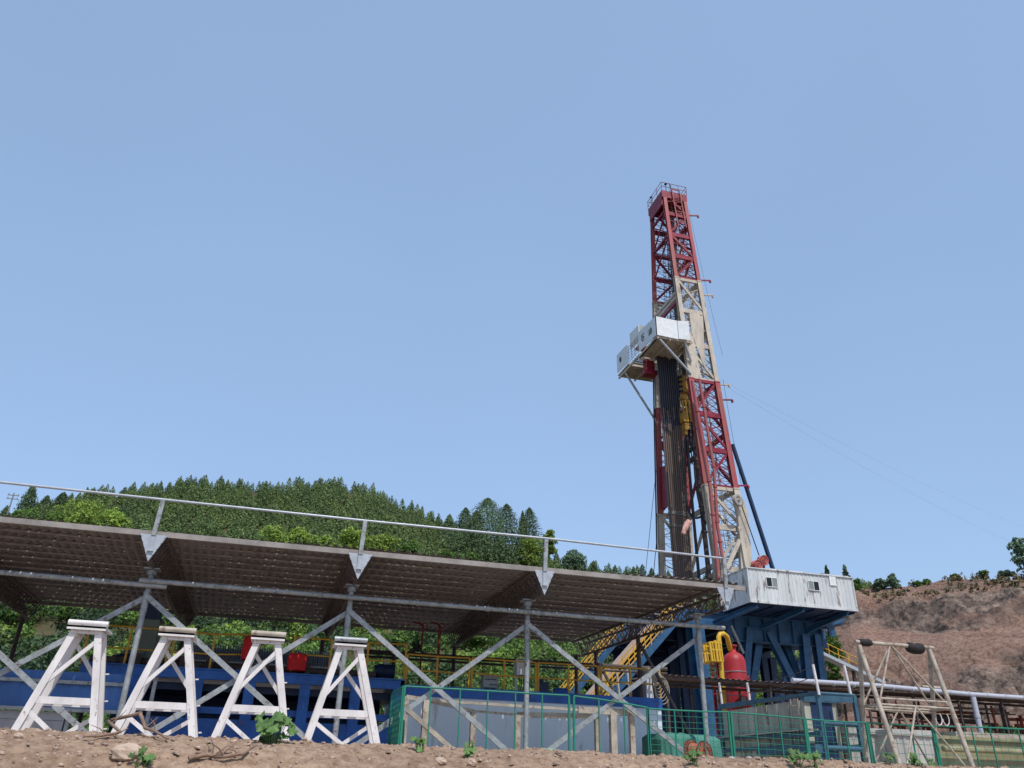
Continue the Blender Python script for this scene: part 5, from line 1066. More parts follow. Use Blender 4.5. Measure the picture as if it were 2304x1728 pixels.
for x in np.linspace(31, 39, 6): mb = MB(); mb.bar((x, Y0+0.1, Z0-0.24), (x, Y0+3.5, Z0-0.24), 0.1, 0.12); mb.build('joist', M['navy'], sub)
def leg(a, b, w_, m_='bluef', Y=YS+0.8, ext=True, h_=None):
    p, q_ = S_(*a, Y), S_(*b, Y)
    if ext: t = (PZ-p.z)/(q_.z-p.z); q_ = p+(q_-p)*t
    mb = MB(); mb.ibeam(p, q_, w_, h_ or w_, 0.05, (0, 1, 0)); mb.build('leg', M[m_], sub)
leg((1562,1400), (1592,1640), 0.95, 'bluef'); leg((1543,1400), (1566,1600), 0.55, 'navy', YS+2.5); leg((1524,1395), (1545,1600), 0.5, 'navy', YS+5)
leg((1684,1412), (1677,1522), 0.5); leg((1707,1432), (1693,1530), 0.55, 'bluef', YS+1.5)
leg((1727,1422), (1783,1532), 0.5); leg((1755,1420), (1797,1532), 0.5, 'bluef', YS+2)
leg((1808,1428), (1818,1530), 0.6); leg((1835,1428), (1849,1530), 0.55); leg((1716,1480), (1723,1530), 0.5, 'navy', YS+8); leg((1735,1480), (1741,1530), 0.55, 'navy', YS+8)
for (a, b, Yq) in (((1700,1400), (1725,1530), 62), ((1790,1410), (1765,1530), 62), ((1640,1400), (1662,1530), 60), ((1830,1415), (1790,1530), 63), ((1500,1400), (1520,1600), 62), ((1600,1400), (1575,1600), 62), ((1660,1405), (1632,1530), 58)): leg(a, b, 0.45, 'navy', Yq)
for a, b in (((1645,1408), (1673,1470)), ((1855,1412), (1898,1395)), ((1868,1400), (1872,1432))):
    p, q_ = S_(*a), S_(*b); mb = MB(); mb.bar(p, q_, 0.14 if a[0] == 1645 else 0.55, 0.14); mb.build('brace', M['galv'] if a[0] == 1645 else M['bluef'], sub)
mb = MB(); mb.box((27.5, 66.0, PZ), (33.5, 66.15, ZF-0.4)); mb.box((28.4, 59, PZ), (29.6, 62, 8)); mb.build('back_cladding', M['navy'], sub)
bop = thing('blowout_preventer', 'dark red stacked valve body standing in the shade under the rig floor', 'valve stack', (33.2, 58.5, PZ))
mb = MB(); mb.lathe((33.2, 58.5, PZ), (0, 0, 1), [(0, 0.9), (0.8, 0.9), (0.8, 0.4), (1.4, 0.4), (1.4, 1.0), (2.6, 1.0), (2.6, 0.4), (3.1, 0.4), (3.1, 1.1), (4.4, 1.1), (4.4, 0.5), (5.0, 0.5), (5.0, 1.0), (6.6, 0.9), (6.8, 0.4), (9.5, 0.35), (9.5, 0)], 20); mb.build('body', M['red'], bop)
mb = MB(); mb.box((31.4, 58.0, PZ+1.6), (35.0, 59.0, PZ+2.3)); mb.box((31.4, 58.0, PZ+3.4), (35.0, 59.0, PZ+4.1)); mb.build('ram', M['red'], bop)
# drawworks drums on the floor behind the cabin
for px, py, lb in ((1704,1271,'lower red rope drum peeking over the left part of the cabin roof'), (1717,1261,'upper red rope drum peeking over the cabin roof beside the mast')):
    c = at(px, py, 53.3); root = thing('rope_drum', lb, 'drum', (c.x, c.y, c.z-0.3), 'red rope drums behind the cabin'); ax = V(0.1, -1, -0.1).normalized()
    mb = MB(); mb.lathe(c-ax*0.3, ax, [(0, 0), (0, 0.36), (0.06, 0.36), (0.06, 0.24), (0.4, 0.24), (0.4, 0.38), (0.48, 0.40), (0.48, 0.33), (0.42, 0.31), (0.42, 0.2), (0.5, 0.2), (0.5, 0.13), (0.46, 0.12), (0.46, 0.06), (0.54, 0.05), (0.54, 0)], 26); mb.build('drum', M['redreel'], root)
    mb = MB(); mb.bar(c+V(0, 0, -0.2), V(c.x, c.y, 13.9), 0.12); mb.build('stand', M['darksteel'], root)
mb = MB(); fy = 53.0
for z in (14.5, 15.0): mb.tube((31.0, fy, z-0.2), (33.6, fy, z-0.2), 0.03, 5)
for k in range(5): x = 31.0+k*0.65; mb.tube((x, fy, ZF), (x, fy, 14.8), 0.03, 5)
tag(mb.build('floor_rail', M['cream'], origin=(31, fy, ZF)), 'pale guard rail at the mast foot left of the cabin roof', 'guard rail')
# stairs and ramp towards the tanks
def stair(label, a, b, Y, wd, zoff=0.0):
    a, b = Vector(at(*a, Y)), Vector(at(*b, Y)); t = (PZ-a.z)/(b.z-a.z); b = a+(b-a)*t
    root = thing('steel_staircase', label, 'staircase', (b.x, Y, PZ), 'staircases up to the rig floor'); d = (b-a)
    for yy in (Y, Y+wd): mb = MB(); mb.bar(V(a.x, yy, a.z), V(b.x, yy, b.z), 0.08, 0.42, (0, 0, 1)); mb.build('stringer', M['bluef'], root)
    n = int(abs(d.z)/0.24); mb = MB()
    for k in range(n): p = a+d*((k+0.5)/n); mb.box((p.x-0.14, Y+0.05, p.z-0.02), (p.x+0.14, Y+wd-0.05, p.z+0.03))
    mb.build('treads', M['galvb'], root)
    for yy in (Y, Y+wd):
        for h in (0.55, 0.9, 1.3): mb = MB(); mb.tube(V(a.x, yy, a.z+h), V(b.x, yy, b.z+h), 0.04, 6); mb.build('handrail', M['yellow'], root)
        n2 = 13
        for k in range(n2): p = a+d*((k+0.5)/n2); mb = MB(); mb.bar(V(p.x, yy, p.z), V(p.x-0.1, yy, p.z+1.3), 0.06); mb.build('baluster', M['yellow'], root)
    return root
stair('near steel staircase with yellow rails and bright blue stringers reaching the rig floor', (1548,1366), (1408,1530), 52.0, 1.0)
stair('far steel staircase with yellow rails, seen left of the pale ramp', (1412,1412), (1293,1558), 60.0, 1.0)
a, b = at(1492, 1382, 55), at(1368, 1525, 55); t = (PZ-a.z)/(b.z-a.z); b = a+(b-a)*t; mb = MB()
mb.slab([(a.x, 55, a.z), (b.x, 55, b.z), (b.x, 57.2, b.z), (a.x, 57.2, a.z)], (0.1, 0, 0.1)); mb.bar(V(a.x, 54.95, a.z+0.1), V(b.x, 54.95, b.z+0.1), 0.12, 0.35, (0, 0, 1)); tag(mb.build('pipe_ramp', M['pinkramp'], origin=(b.x, 56, PZ)), 'smooth pale pink steel ramp sloping down between the two staircases', 'ramp')
for k in range(5):
    x = at(1365+k*22, 1500, 53).x; p, q_ = at(1362+k*24, 1500, 50), at(1384+k*26, 1572, 50)
    mb = MB(); mb.tube(p, V(q_.x, 50, PZ), 0.08, 6); mb.tube(p, p+V(0.9, 0.8, 0), 0.05, 6); mb.tube(p.lerp(q_, 0.5), p.lerp(q_, 0.5)+V(0.9, 0.8, 0), 0.05, 6)
    tag(mb.build('leaning_stand', (M['yellowb'], M['tan'], M['galvb'])[k % 3], origin=(p.x, 50, PZ)), ('yellow', 'sandy', 'bare steel')[k % 3]+' leaning pipe stand in the clutter below the staircases', 'stand', 'leaning stands below the stairs')
# walkway coming down to the right of the rig
a, b = at(1838, 1468, 60), at(1985, 1538, 60); root = thing('sloping_walkway', 'grey sloping walkway with yellow rails descending right of the rig legs', 'walkway', (b.x, 60, PZ))
mb = MB(); mb.bar(a, b, 0.9, 0.25, (0, 0, 1)); mb.build('deck', M['galvb'], root)
mb = MB(); mb.bar(b, V(b.x, 60, PZ), 0.25); mb.bar(a.lerp(b, 0.55), V(a.lerp(b, 0.55).x, 60, PZ), 0.2); mb.build('leg', M['darksteel'], root)
for h in (0.5, 1.0): mb = MB(); q_ = a.lerp(b, 0.6); mb.tube(a+V(0, -0.4, h), q_+V(0, -0.4, h), 0.04, 6); mb.build('handrail', M['yellow'], root)
for k in range(5): p = a.lerp(b, k*0.15); mb = MB(); mb.bar(p+V(0, -0.4, 0), p+V(0, -0.4, 1.0), 0.06); mb.build('post', M['yellow'], root)

# ================================================================== RIGHT SIDE: LEAN-TO, VESSEL, SKID TANK, TRESTLE
YL = 34.0
lt = thing('lean_to_roof', 'long low brown lean-to roof running right behind the red vessel, on dark posts', 'roof', (25, YL+1.5, PZ))
xa, xb = at(1478, 1522, YL).x, 44.0; zl = 4.50; n = int((xb-xa)/0.15)
vs = []; fs = []
for k in range(n+1):
    x = xa+(xb-xa)*k/n; z = zl+(0.06 if k % 2 else 0)+0.05*math.sin(x*0.5)+(0.12*math.sin((x-xa)/(xb-xa)*math.pi)); vs += [(x, YL, z), (x, YL+3.2, z+0.1)]
    if k: fs.append((2*k-2, 2*k, 2*k+1, 2*k-1))
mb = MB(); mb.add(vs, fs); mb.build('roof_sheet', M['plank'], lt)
for y in (YL+0.15, YL+1.6, YL+3.0): mb = MB(); mb.bar((xa, y, zl-0.02), (xb, y, zl+0.03), 0.08, 0.12); mb.build('purlin', M['darksteel'], lt)
for x in np.arange(xa+0.6, xb, 2.6):
    for y in (YL+0.3, YL+3.0): mb = MB(); mb.bar((x, y, PZ), (x, y, zl), 0.09); mb.build('post', M['darksteel'], lt)
g0, g1 = at(1783, 1531, YL-0.15), at(2340, 1573, YL-0.15); mb = MB(); mb.path([g0, g0.lerp(g1, 0.3)+V(0, 0, 0.06), g0.lerp(g1, 0.7)+V(0, 0, -0.02), g1+V(2, 0, 0)], 0.105, 12)
for k in range(14): p = g0.lerp(g1, k/13); mb.tube(p-V(0.03, 0, 0), p+V(0.03, 0, 0), 0.125, 10)
gt = mb.build('gutter', M['gutter'], lt)
p = at(2189, 1568, YL-0.2); mb = MB(); mb.tube(p, V(p.x, p.y, PZ), 0.13, 12); mb.tube(V(p.x, p.y, p.z-0.95), V(p.x, p.y, p.z-0.8), 0.15, 12); mb.build('downpipe', M['gutter'], lt)
for k, (px, pw) in enumerate(((2010, 34), (2075, 46))):
    p = at(px, 1548, YL+2.6); mb = MB(); mb.tube(p+V(0, 0, 0.06), p+V(pw/40, 0, 0.04), 0.08, 8); tag(mb.build('loose_pipe', M['tan'], origin=p), ('short', 'longer')[k]+' pale pipe length lying on the lean-to roof behind the white gutter', 'pipe')
# rusty pipework under the lean-to
pw = thing('pipe_manifold', 'tangle of rust-red upright and level pipes under the right part of the lean-to', 'pipework', (34, YL+2, PZ)); g = random.Random(4)
RR = mat('rust_red_steel', (0.22,0.055,0.035), 0.8, amt=0.5, scale=3)
for k in range(52):
    x = 26.5+k*0.29+g.uniform(-0.2, 0.2); y = YL+g.uniform(0.8, 2.8); z = g.uniform(2.6, 4.4); mb = MB(); mb.tube((x, y, PZ), (x+g.uniform(-0.1, 0.1), y, z), g.choice((0.04, 0.06, 0.09)), 6)
    for q_ in range(2): zz = g.uniform(1.2, z); mb.tube((x-0.0, y, zz-0.07), (x, y, zz+0.07), 0.14, 8)
    mb.build('upright_pipe', RR if g.random() < 0.6 else M['darksteel'], pw)
for k in range(30):
    x = g.uniform(25.5, 37); z = g.uniform(1.3, 4.0); L_ = g.uniform(2, 6); y = YL+g.uniform(0.7, 2.8); mb = MB(); mb.tube((x, y, z), (x+L_, y, z+g.uniform(-0.1, 0.1)), g.choice((0.04, 0.06, 0.08)), 6); mb.build('level_pipe', RR if g.random() < 0.5 else M['darksteel'], pw)
for x in (29.5, 31.2, 32.8): mb = MB(); mb.lathe((x, YL+1.2, 2.5), (0, 0, 1), [(0, 0.1), (0, 0.3), (0.12, 0.3), (0.14, 0.16), (0.5, 0.16), (0.52, 0.3), (0.62, 0.3), (0.62, 0.05), (0.9, 0.05), (0.9, 0.25), (0.93, 0.25), (0.93, 0)], 12); mb.build('valve', RR, pw)
# vessel
YV = 38.0; vx = at(1650, 1500, YV).x+0.06; vt = at(1650, 1455, YV).z
vs_ = thing('separator_vessel', 'red upright pressure vessel with domed top beside the yellow pipe', 'pressure vessel', (vx, YV, PZ)); r = 0.57
prof_ = [(0, r), (vt-PZ-0.75, r)]+[(vt-PZ-0.75+0.5*math.sin(a), r*math.cos(a)) for a in (0.35, 0.7, 1.0, 1.25)]+[(vt-PZ-0.2, 0.16), (vt-PZ, 0.16), (vt-PZ, 0.24), (vt-PZ+0.06, 0.24), (vt-PZ+0.06, 0)]
mb = MB(); mb.lathe((vx, YV, PZ), (0, 0, 1), prof_, 28); mb.ring((vx, YV, PZ+4.2), (0, 0, 1), r, 0.025, 28); mb.ring((vx, YV, PZ+2.6), (0, 0, 1), r, 0.025, 28); mb.build('shell', M['redv'], vs_)
for z in (5.1, 4.4): mb = MB(); mb.ring((vx+0.45, YV-0.5, z), (0.6, -0.6, 0), 0.13, 0.025, 12); mb.build('lifting_lug', M['redv'], vs_)
mb = MB(); mb.tube((vx, YV-0.45, 3.6), (vx, YV-0.8, 3.6), 0.2, 14); mb.tube((vx, YV-0.8, 3.6), (vx, YV-0.88, 3.6), 0.26, 14); mb.tube((vx-0.5, YV-0.3, 4.9), (vx-0.9, YV-0.5, 4.9), 0.12, 10); mb.tube((vx-0.9, YV-0.5, 4.9), (vx-0.96, YV-0.53, 4.9), 0.18, 10); mb.build('nozzle', M['redv'], vs_)
mb = MB(); mb.tube((vx-0.05, YV, vt), (vx-0.05, YV, vt+0.3), 0.05, 8); mb.ring((vx-0.05, YV, vt+0.3), (0, 1, 0), 0.12, 0.02, 12); mb.bar((vx+0.2, YV-0.2, vt-0.25), (vx+0.25, YV-0.3, vt+0.1), 0.05); mb.build('valve', M['darksteel'], vs_)
mb = MB(); mb.ring((vx, YV, PZ+5.1), (0, 0, 1), r+0.01, 0.02, 28); mb.box((vx-0.18, YV-r-0.03, 4.0), (vx+0.12, YV-r+0.05, 4.22)); mb.build('data_plate', M['galv'], vs_)
yp = [at(1634, 1660, YV-0.6), at(1621, 1480, YV-0.6), at(1617, 1432, YV-0.6), at(1620, 1427, YV-0.6), at(1628, 1426, YV-0.5), at(1636, 1433, YV-0.4), at(1640, 1450, YV-0.2), at(1643, 1462, YV)]
mb = MB(); yp[0].z = PZ; mb.path(yp, 0.125, 10); tag(mb.build('vent_pipe', M['yellowb'], origin=yp[0]), 'thick bright yellow pipe bending over the top of the red vessel', 'pipe')
cg = thing('caged_platform', 'bright yellow caged platform on a red ladder left of the vessel', 'platform', (vx-1.5, YV-0.4, PZ)); q0, q1 = at(1588, 1448, YV-0.4), at(1616, 1492, YV-0.4)
mb = MB(); mb.box((q0.x+0.05, YV-0.9, q1.z), (q1.x, YV+0.3, q1.z+0.07)); mb.build('floor', M['yellowb'], cg)
for k in range(5):
    x = q0.x+(q1.x-q0.x)*k/4
    for y in (YV-0.9, YV+0.3): mb = MB(); mb.bar((x, y, q1.z), (x-0.06, y, q0.z+(0.1 if k > 1 else 0)), 0.11 if k in (0, 2) else 0.06); mb.build('bar', M['yellowb'], cg)
for z in (q1.z+0.55, q0.z):
    for y in (YV-0.9, YV+0.3): mb = MB(); mb.bar((q0.x, y, z), (q1.x, y, z), 0.07); mb.build('rail', M['yellowb'], cg)
    mb = MB(); mb.bar((q0.x, YV-0.9, z), (q0.x, YV+0.3, z), 0.07); mb.build('rail', M['yellowb'], cg)
q_ = at(1607, 1500, YV-0.5); mb = MB(); mb.ladder((q_.x, YV-0.5, PZ), (q_.x, YV-0.5, q1.z), (1, 0, 0), 0.32, 0.33, 0.03); mb.build('ladder', M['redv'], cg)
q_ = at(1613, 1490, YV-0.5); mb = MB(); mb.tube((q_.x, YV-0.3, PZ), (q_.x, YV-0.3, q_.z), 0.06, 8); mb.build('support', M['galv'], cg)
# skid tank
sx0, sx1, sy0, sy1, sz0, sz1 = 17.12, 18.5, 24.0, 30.4, 0.95, 2.95
sk = thing('skid_tank', 'teal-framed stained grey steel tank lying end-on behind the wire fence', 'tank', (sx0, sy0, PZ))
mb = MB(); mb.box((sx0+0.06, sy0+0.9, sz0+0.1), (sx1-0.06, sy1, sz1-0.12)); 
for k in range(8): y = sy0+1.1+k*0.68; mb.box((sx0+0.02, y, sz0+0.12), (sx0+0.06, y+0.06, sz1-0.14))
mb.box((sx0-0.22, sy0+0.3, 1.86), (sx0+0.06, sy1-0.1, 1.90)); mb.build('shell', M['greyd'], sk)
mb = MB(); mb.box((sx0+0.3, sy0+0.88, sz0), (sx1-0.25, sy0+0.9, sz1-0.2)); mb.build('end_panel', M['navy'], sk)
fm = MB()
for x in (sx0, sx1):
    fm.bar((x, sy0, PZ-0.05), (x, sy0, sz1), 0.12); fm.bar((x, sy1, PZ), (x, sy1, sz1), 0.12)
    fm.tube((x, sy0, sz1), (x, sy1, sz1), 0.055, 8); fm.bar((x, sy0, 1.42), (x, sy1, 1.42), 0.1)
fm.bar((sx0, sy0, sz1-0.14), (sx1, sy0, sz1-0.14), 0.06, 0.2); fm.tube((sx0, sy0-0.01, sz1), (sx1, sy0-0.01, sz1), 0.05, 8); fm.bar((sx0, sy0+0.85, sz1-0.1), (sx1, sy0+0.85, sz1-0.1), 0.06, 0.18)
fm.tube((sx0, sy0, 2.05), (sx1, sy0, 2.05), 0.07, 8); fm.tube((sx0, sy0, 1.32), (sx1, sy0, 1.32), 0.085, 8); fm.box((sx0-0.35, sy0, 1.18), (sx0+0.1, sy0+3.5, 1.42)); fm.bar((sx0-0.1, sy0-0.05, 1.72), (sx0-0.1, sy1, 1.86), 0.05, 0.14); fm.bar((sx0-0.02, sy0-0.02, 2.95), (sx0-0.02, sy1, 3.05), 0.05, 0.1); fm.build('frame', M['skid'], sk)
mb = MB(); p, q_ = atX(1786, 1572, sx0-0.1), atX(1797, 1670, sx0-0.1); mb.ladder(q_, p, (0, 1, 0), 0.42, 0.28, 0.022); mb.build('ladder', M['tan'], sk)
tops = []
for b_, t_ in (((1625,1582), (1618,1536)), ((1687,1574), (1681,1536)), ((1842,1556), (1829,1495)), ((1914,1560), (1899,1497))):
    p = atX(*b_, sx0) if b_[0] < 1900 else at(*b_, sy0); q_ = at(*t_, p.y); mb = MB(); mb.tube(p-V(0, 0, 0.1), q_, 0.045, 8); mb.build('rail_post', M['whitep'], sk); tops.append(q_)
for i in range(2):
    for h in (0.05, 0.35): wire(('upper', 'lower')[int(h > 0.1)]+' rope slung between the '+('far', 'near')[i]+' white posts on the skid tank', tops[i]-V(0, 0, h), tops[i+1]-V(0, 0, h), 0.014, 0.12, 'slung_rope', None, 'rope')
# low containers on the right
def cont(px0, px1, py, Y, lb, m_, zb=PZ):
    a, b = at(px0, py, Y), at(px1, py, Y); t = thing('low_container', lb, 'container', (a.x, Y, PZ), 'low containers behind the right trestle'); sheetwall('side', (a.x, Y, 0), (b.x, Y, 0), PZ, a.z, (0, -1, 0), m_, t, 0.22); mb = MB(); mb.box((a.x+0.01, Y+0.01, PZ), (b.x-0.01, Y+2, a.z-0.01)); mb.build('body', m_, t)
    mb = MB(); mb.box((a.x-0.03, Y-0.08, a.z-0.02), (b.x+0.03, Y+2.03, a.z+0.16)); mb.build('lid', m_, t)
CG = mat('weathered_pale_container', (0.42,0.41,0.38), 0.7, amt=0.35, scale=1.5, stretch=5, rust=0.25, rcol=(0.2,0.16,0.13))
cont(1908, 2000, 1648, 24.6, 'narrow pale grey ribbed container next to the skid tank', CG); cont(2006, 2094, 1652, 23.8, 'wider weathered beige ribbed container behind the middle of the pipe trestle', CG)
a, b = at(2104, 1662, 27), at(2420, 1668, 27); mb = MB(); mb.box((a.x, 27, PZ), (b.x, 28.6, a.z)); mb.box((a.x-0.05, 26.9, a.z), (b.x, 28.7, a.z+0.12)); mb.tube((a.x, 26.7, a.z-0.35), (b.x, 26.7, a.z-0.35), 0.1, 10); tag(mb.build('long_trough', mat('mossy_beige_paint', (0.28,0.26,0.15), 0.8, amt=0.35, scale=2, stretch=4), origin=(a.x, 27, PZ)), 'long mossy beige trough at the right edge behind the green fence', 'trough')
a, b = at(2140, 1600, 32), at(2330, 1610, 32); mb = MB(); mb.box((a.x, 32, PZ), (b.x, 33, at(2140, 1645, 32).z)); 
tag(mb.build('pipe_rack_base', M['tan'], origin=(a.x, 32, PZ)), 'tan block under the rusty pipework near the right edge', 'block')
# tan pipe trestle on the right
YR = 17.0; tp0, tp1 = at(1924, 1444, YR), at(2100, 1458, YR); zt_ = (tp0.z+tp1.z)/2
rt_ = thing('pipe_trestle', 'tall tan pipe trestle with black rubber sleeves on its top pipe', 'trestle', ((tp0.x+tp1.x)/2, YR, PZ))
mb = MB(); mb.tube(tp0, tp1, 0.048, 12); mb.build('top_pipe', M['tan'], rt_)
ends = []
for (pxt, pyt, far_, near_) in ((1933,1452,(1948,1690),(2018,1702)), (2091,1462,(2108,1700),(2184,1712))):
    t0 = at(pxt, pyt, YR)
    ft = atX(*far_, t0.x); nr = atX(*near_, t0.x)
    row_ = []
    for f in (ft, nr):
        f = f; k = (PZ-0.1-t0.z)/(f.z-t0.z); g_ = t0+(f-t0)*k; mb = MB(); mb.tube(t0, g_, 0.056 if f is nr else 0.05, 10); mb.build('leg', M['tan'], rt_); row_.append((t0, g_))
    ends.append(row_)
zc = at(2000, 1590, YR).z
def onleg(e, w_, z): a, b = ends[e][w_]; t = (z-a.z)/(b.z-a.z); return a+(b-a)*t
for w_, z in ((0, zc), (1, zc), (1, zc+0.14), (0, zc-0.05)):
    mb = MB(); mb.tube(onleg(0, w_, z), onleg(1, w_, z), 0.028, 8); mb.build('cross_pipe', M['tan'], rt_)
for e in (0, 1): mb = MB(); mb.tube(onleg(e, 0, zc), onleg(e, 1, zc), 0.028, 8); mb.build('cross_pipe', M['tan'], rt_)
for w_ in (0, 1):
    mid = tp0.lerp(tp1, 0.44); cm = onleg(0, w_, zc).lerp(onleg(1, w_, zc), 0.5)
    for e in (0, 1):
        mb = MB(); mb.tube(mid, onleg(e, w_, zc), 0.024, 8); mb.build('brace', M['tan'], rt_)
        mb = MB(); mb.tube(cm, onleg(e, w_, PZ), 0.024, 8); mb.build('brace', M['tan'], rt_)
for u0, u1, r_ in ((0.05, 0.20, 0.085), (0.66, 0.85, 0.13)):
    mb = MB(); a, b = tp0.lerp(tp1, u0), tp0.lerp(tp1, u1); n = 7; g = random.Random(int(u0*100)); mb.path([a.lerp(b, k/n)-V(0, 0, 0.06*(r_ > 0.12)*math.sin(k/n*3.1)) for k in range(n+1)], [r_*(0.75 if k in (0, n) else 1)*(1+0.1*g.uniform(-1, 1)) for k in range(n+1)], 12)
    tag(mb.build('rubber_sleeve', M['rubber'], rt_), None)
for e in (0.78, 0.88): c = onleg(0, 1, zc-0.1).lerp(onleg(1, 1, zc-0.1), e); mb = MB(); mb.path([c+V(0.09*math.cos(a), 0, -0.14+0.14*math.sin(a)) for a in np.linspace(math.pi, 2*math.pi+0.9, 9)], 0.012, 6); mb.build('hook', M['whitep'], rt_)
# utility pole at the left edge
az, el = azel(6, 1190); r = 150; p = V(r*math.sin(az), r*math.cos(az), r*math.tan(el)); az2, el2 = azel(14, 1106); q_ = V(r*math.sin(az2), r*math.cos(az2), r*math.tan(el2)); q_.x, q_.y = p.x, p.y
up_ = thing('utility_pole', 'slim grey utility pole with two cross arms at the far left edge', 'utility pole', p-V(0, 0, 2)); mb = MB(); mb.tube(p-V(0, 0, 2), q_, 0.16, 8, 0.1); mb.build('pole', M['poleg'], up_)
for dz in (0.4, 1.0): mb = MB(); mb.bar(q_+V(-0.85, 0, -dz), q_+V(0.85, 0, -dz), 0.12); mb.tube(q_+V(-0.7, 0, -dz), q_+V(-0.7, 0, -dz+0.3), 0.06, 6); mb.tube(q_+V(0.7, 0, -dz), q_+V(0.7, 0, -dz+0.3), 0.06, 6); mb.build('cross_arm', M['poleg'], up_)

# ================================================================== ON THE BANK: WEEDS, BRANCHES, STONES
def onbank(px, py):
    d = ray(px, py)
    for k in range(400):
        t = 6.0+k*0.012; P = d*(t/d.y)
        if P.z < bankz(P.x, P.y): return V(P.x, P.y, bankz(P.x, P.y))
    return V(P.x, 9.1, bankz(P.x, 9.1))
def weed(px, py, s, n, label, seed):
    p = onbank(px, py); g = random.Random(seed); root = thing('weed', label, 'weed', p, 'broad-leaved weeds on the bank')
    for k in range(n):
        a = g.uniform(0, 6.28); h = s*g.uniform(0.12, 1.0); d = s*g.uniform(0.1, 0.85); tip = p+V(d*math.cos(a), d*math.sin(a)*0.7, h); base = p+V(0.25*s*math.cos(a), 0.2*s*math.sin(a), -0.02)
        st_ = MB(); st_.path([base, base.lerp(tip, 0.5)+V(0, 0, h*0.15), tip], 0.0035, 4); st_.build('stem', M['weed'], root)
        lf = MB(); R0 = s*g.uniform(0.20, 0.42); nn = 20; tilt = Vector((math.cos(a)*g.uniform(0.1, 0.9), math.sin(a)*0.6-g.uniform(0.2, 1.6), 1.0)).normalized(); x = tilt.cross(V(0.2, 1, 0.1)).normalized(); y = tilt.cross(x)
        vs = [tip]; 
        for j in range(nn):
            t = 2*math.pi*j/nn; rr_ = R0*(0.82+0.18*math.cos(5*t)+0.05*g.uniform(-1, 1)); rr_ *= 1-0.5*max(0, math.cos(t))**12
            vs.append(tip+x*(rr_*math.cos(t))+y*(rr_*math.sin(t))+tilt*(R0*0.22*math.cos(5*t)-R0*0.1))
        lf.add(vs, [(0, 1+j, 1+(j+1) % nn) for j in range(nn)], True); lf.build('leaf', M['weed'], root)
    return root
weed(612, 1672, 0.235, 26, 'largest leafy weed, standing before the third white trestle', 1)
weed(946, 1690, 0.11, 10, 'small weed on the bank left of the beige frame', 2)
weed(1050, 1704, 0.12, 10, 'small pale weed on the bank below the middle of the grey tank', 3)
weed(1562, 1718, 0.13, 11, 'low weed on the bank beneath the cable reels', 4)
weed(1795, 1722, 0.15, 12, 'spreading weed on the bank below the skid tank', 5)
weed(1830, 1725, 0.13, 10, 'weed touching the spreading one at the bottom edge', 6)
weed(1903, 1700, 0.10, 9, 'ragged weed on the crest at the left foot of the pipe trestle', 7)
weed(2000, 1716, 0.10, 9, 'small weed on the crest between the feet of the pipe trestle', 8)
weed(2062, 1722, 0.14, 12, 'bushy bright weed on the crest in the middle of the pipe trestle', 9)
weed(2254, 1722, 0.10, 9, 'weed at the far right end of the crest', 10)
weed(315, 1724, 0.12, 10, 'weed beside the big pale stone at the bottom edge', 11)
def branch(pxs, r, label):
    P = [onbank(*q) + V(0, -0.02, r*0.8+dz) for q, dz in pxs]; mb = MB(); Q = []
    for i in range(len(P)-1):
        for k in range(4): Q.append(P[i].lerp(P[i+1], k/4)+V(rnd.uniform(-1, 1), rnd.uniform(-1, 1), rnd.uniform(-0.3, 1))*r*0.3)
    Q.append(P[-1]); n = len(Q); mb.path(Q, [r*(1-0.65*k/n)+0.002 for k in range(n)], 7)
    for q_ in (n//3, n//2, 2*n//3): a = Q[q_]; b = a+V(rnd.uniform(-0.15, 0.15), rnd.uniform(-0.1, 0.05), rnd.uniform(0.03, 0.14)); mb.path([a, a.lerp(b, 0.5)+V(0.015, 0, 0.01), b], [r*0.4, r*0.3, 0.002], 5)
    tag(mb.build('dry_branch', M['wood'], origin=P[0]), label, 'branch', 'dead branches on the bank')
branch([((308,1652),0.16), ((296,1652),0.10), ((268,1660),0.03), ((225,1662),0.0), ((188,1662),0)], 0.016, 'forked dead branch lying on the crest between the two left trestles')
branch([((307,1652),0.15), ((322,1656),0.05), ((345,1660),0.02), ((378,1668),0)], 0.017, 'short crooked stub of dead branch joined at the crest fork')
branch([((425,1712),0), ((465,1708),0.01), ((505,1710),0.0), ((545,1708),0.02), ((570,1695),0.03)], 0.02, 'half buried dead branch low on the bank left of the big weed')
branch([((440,1700),0.01), ((480,1704),0.0), ((520,1700),0.01)], 0.014, 'thin dead twig just above the half buried branch')
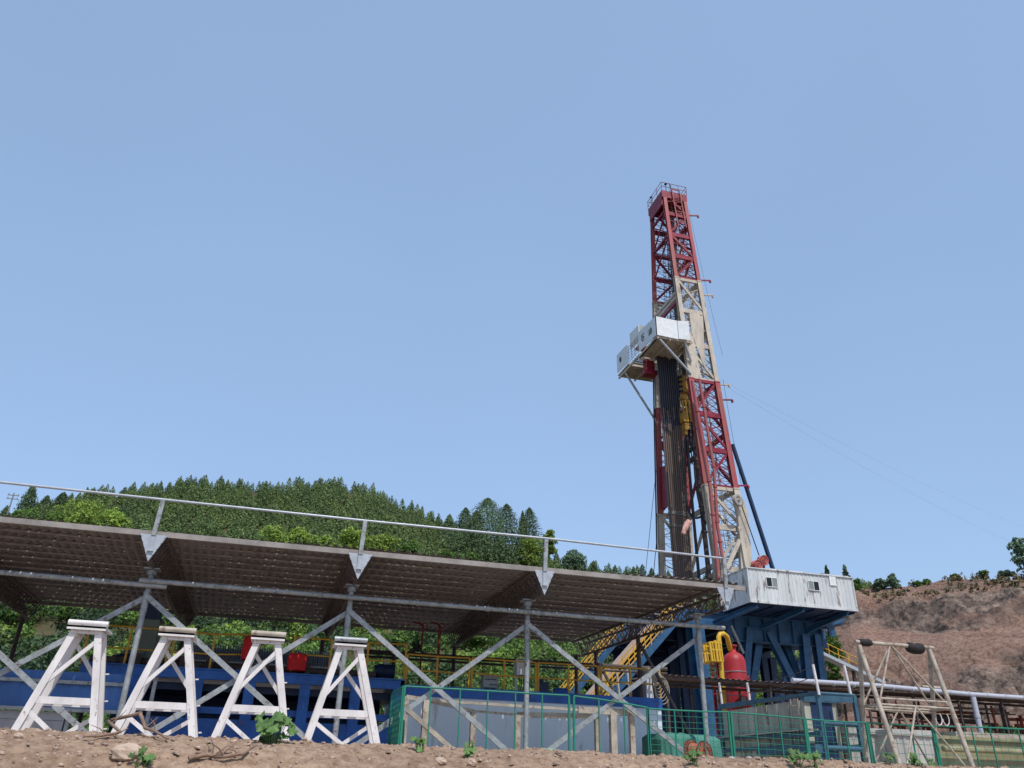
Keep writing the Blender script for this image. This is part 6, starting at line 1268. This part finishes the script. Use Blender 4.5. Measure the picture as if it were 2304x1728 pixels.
def stone(px, py, sx, sz_, label, name='stone', m_='stone', seed=0, grp=None):
    p = onbank(px, py); g = random.Random(seed+px); mb = MB(); n, k_ = 12, 7; vs = []; fs = []
    for j in range(k_+1):
        th = math.pi*j/k_
        for k in range(n):
            a = 2*math.pi*k/n; f_ = 1+0.16*g.uniform(-1, 1)+0.1*math.sin(a*2+seed); vs.append((p.x+sx*f_*math.sin(th)*math.cos(a), p.y+sx*0.6*f_*math.sin(th)*math.sin(a), p.z+sz_*0.3+sz_*math.cos(th)*(1+0.1*g.uniform(-1, 1))))
            if j: o_ = (j-1)*n; fs.append((o_+k, o_+n+k, o_+n+(k+1) % n, o_+(k+1) % n))
    mb.add(vs, fs, False); tag(mb.build(name, M[m_], origin=p), label, 'stone', grp)
stone(284, 1706, 0.125, 0.075, 'big flat pale stone near the bottom edge under the second trestle', seed=1)
stone(40, 1660, 0.035, 0.025, 'small pale stone on the bank left of the leftmost trestle', seed=2)
stone(990, 1722, 0.06, 0.035, 'greyish stone near the bottom edge between the two small weeds', seed=3)
stone(1062, 1723, 0.05, 0.04, 'dark stone right below the small pale weed', m_='rubble', seed=4)
stone(1500, 1692, 0.05, 0.03, 'white stone on the crest at the left end of the cable reels', m_='concrete', seed=5)
stone(1535, 1690, 0.045, 0.03, 'white stone touching the orange cable reel', m_='concrete', seed=6)
# loose rubble over the whole bank
cos, qs, o = [], [], 0; base = np.array([(math.cos(a)*math.sin(t), math.sin(a)*math.sin(t), math.cos(t)) for t in (0.5, 1.3, 2.2) for a in np.linspace(0, 2*math.pi, 6, endpoint=False)]); bq = np.array([(j*6+k, j*6+(k+1) % 6, (j+1)*6+(k+1) % 6, (j+1)*6+k) for j in range(2) for k in range(6)]+[(0, 1, 2, 3), (0, 3, 4, 5)])
for i in range(4200):
    x = rnd.uniform(-4.5, 12.5); y = rnd.uniform(6.6, 9.15); s_ = 0.006+0.022*rnd.random()**3.5; z = bankz(x, y)
    p = base*s_*np.array([1.2, 1, 0.7])*(1+0.25*rng.normal(size=(18, 1))); c_, n_ = math.cos(i), math.sin(i); p = np.stack([p[:, 0]*c_-p[:, 1]*n_+x, p[:, 0]*n_+p[:, 1]*c_+y, p[:, 2]+z+s_*0.2], 1); cos.append(p); qs.append(bq+o); o += 18
tag(rawmesh('loose_rubble', np.concatenate(cos), np.concatenate(qs), M['rubble']), 'small clods and pebbles strewn all over the reddish bank', 'rubble', None, 'stuff')
for ob in bpy.data.objects:
    if '_o' in ob: del ob['_o']
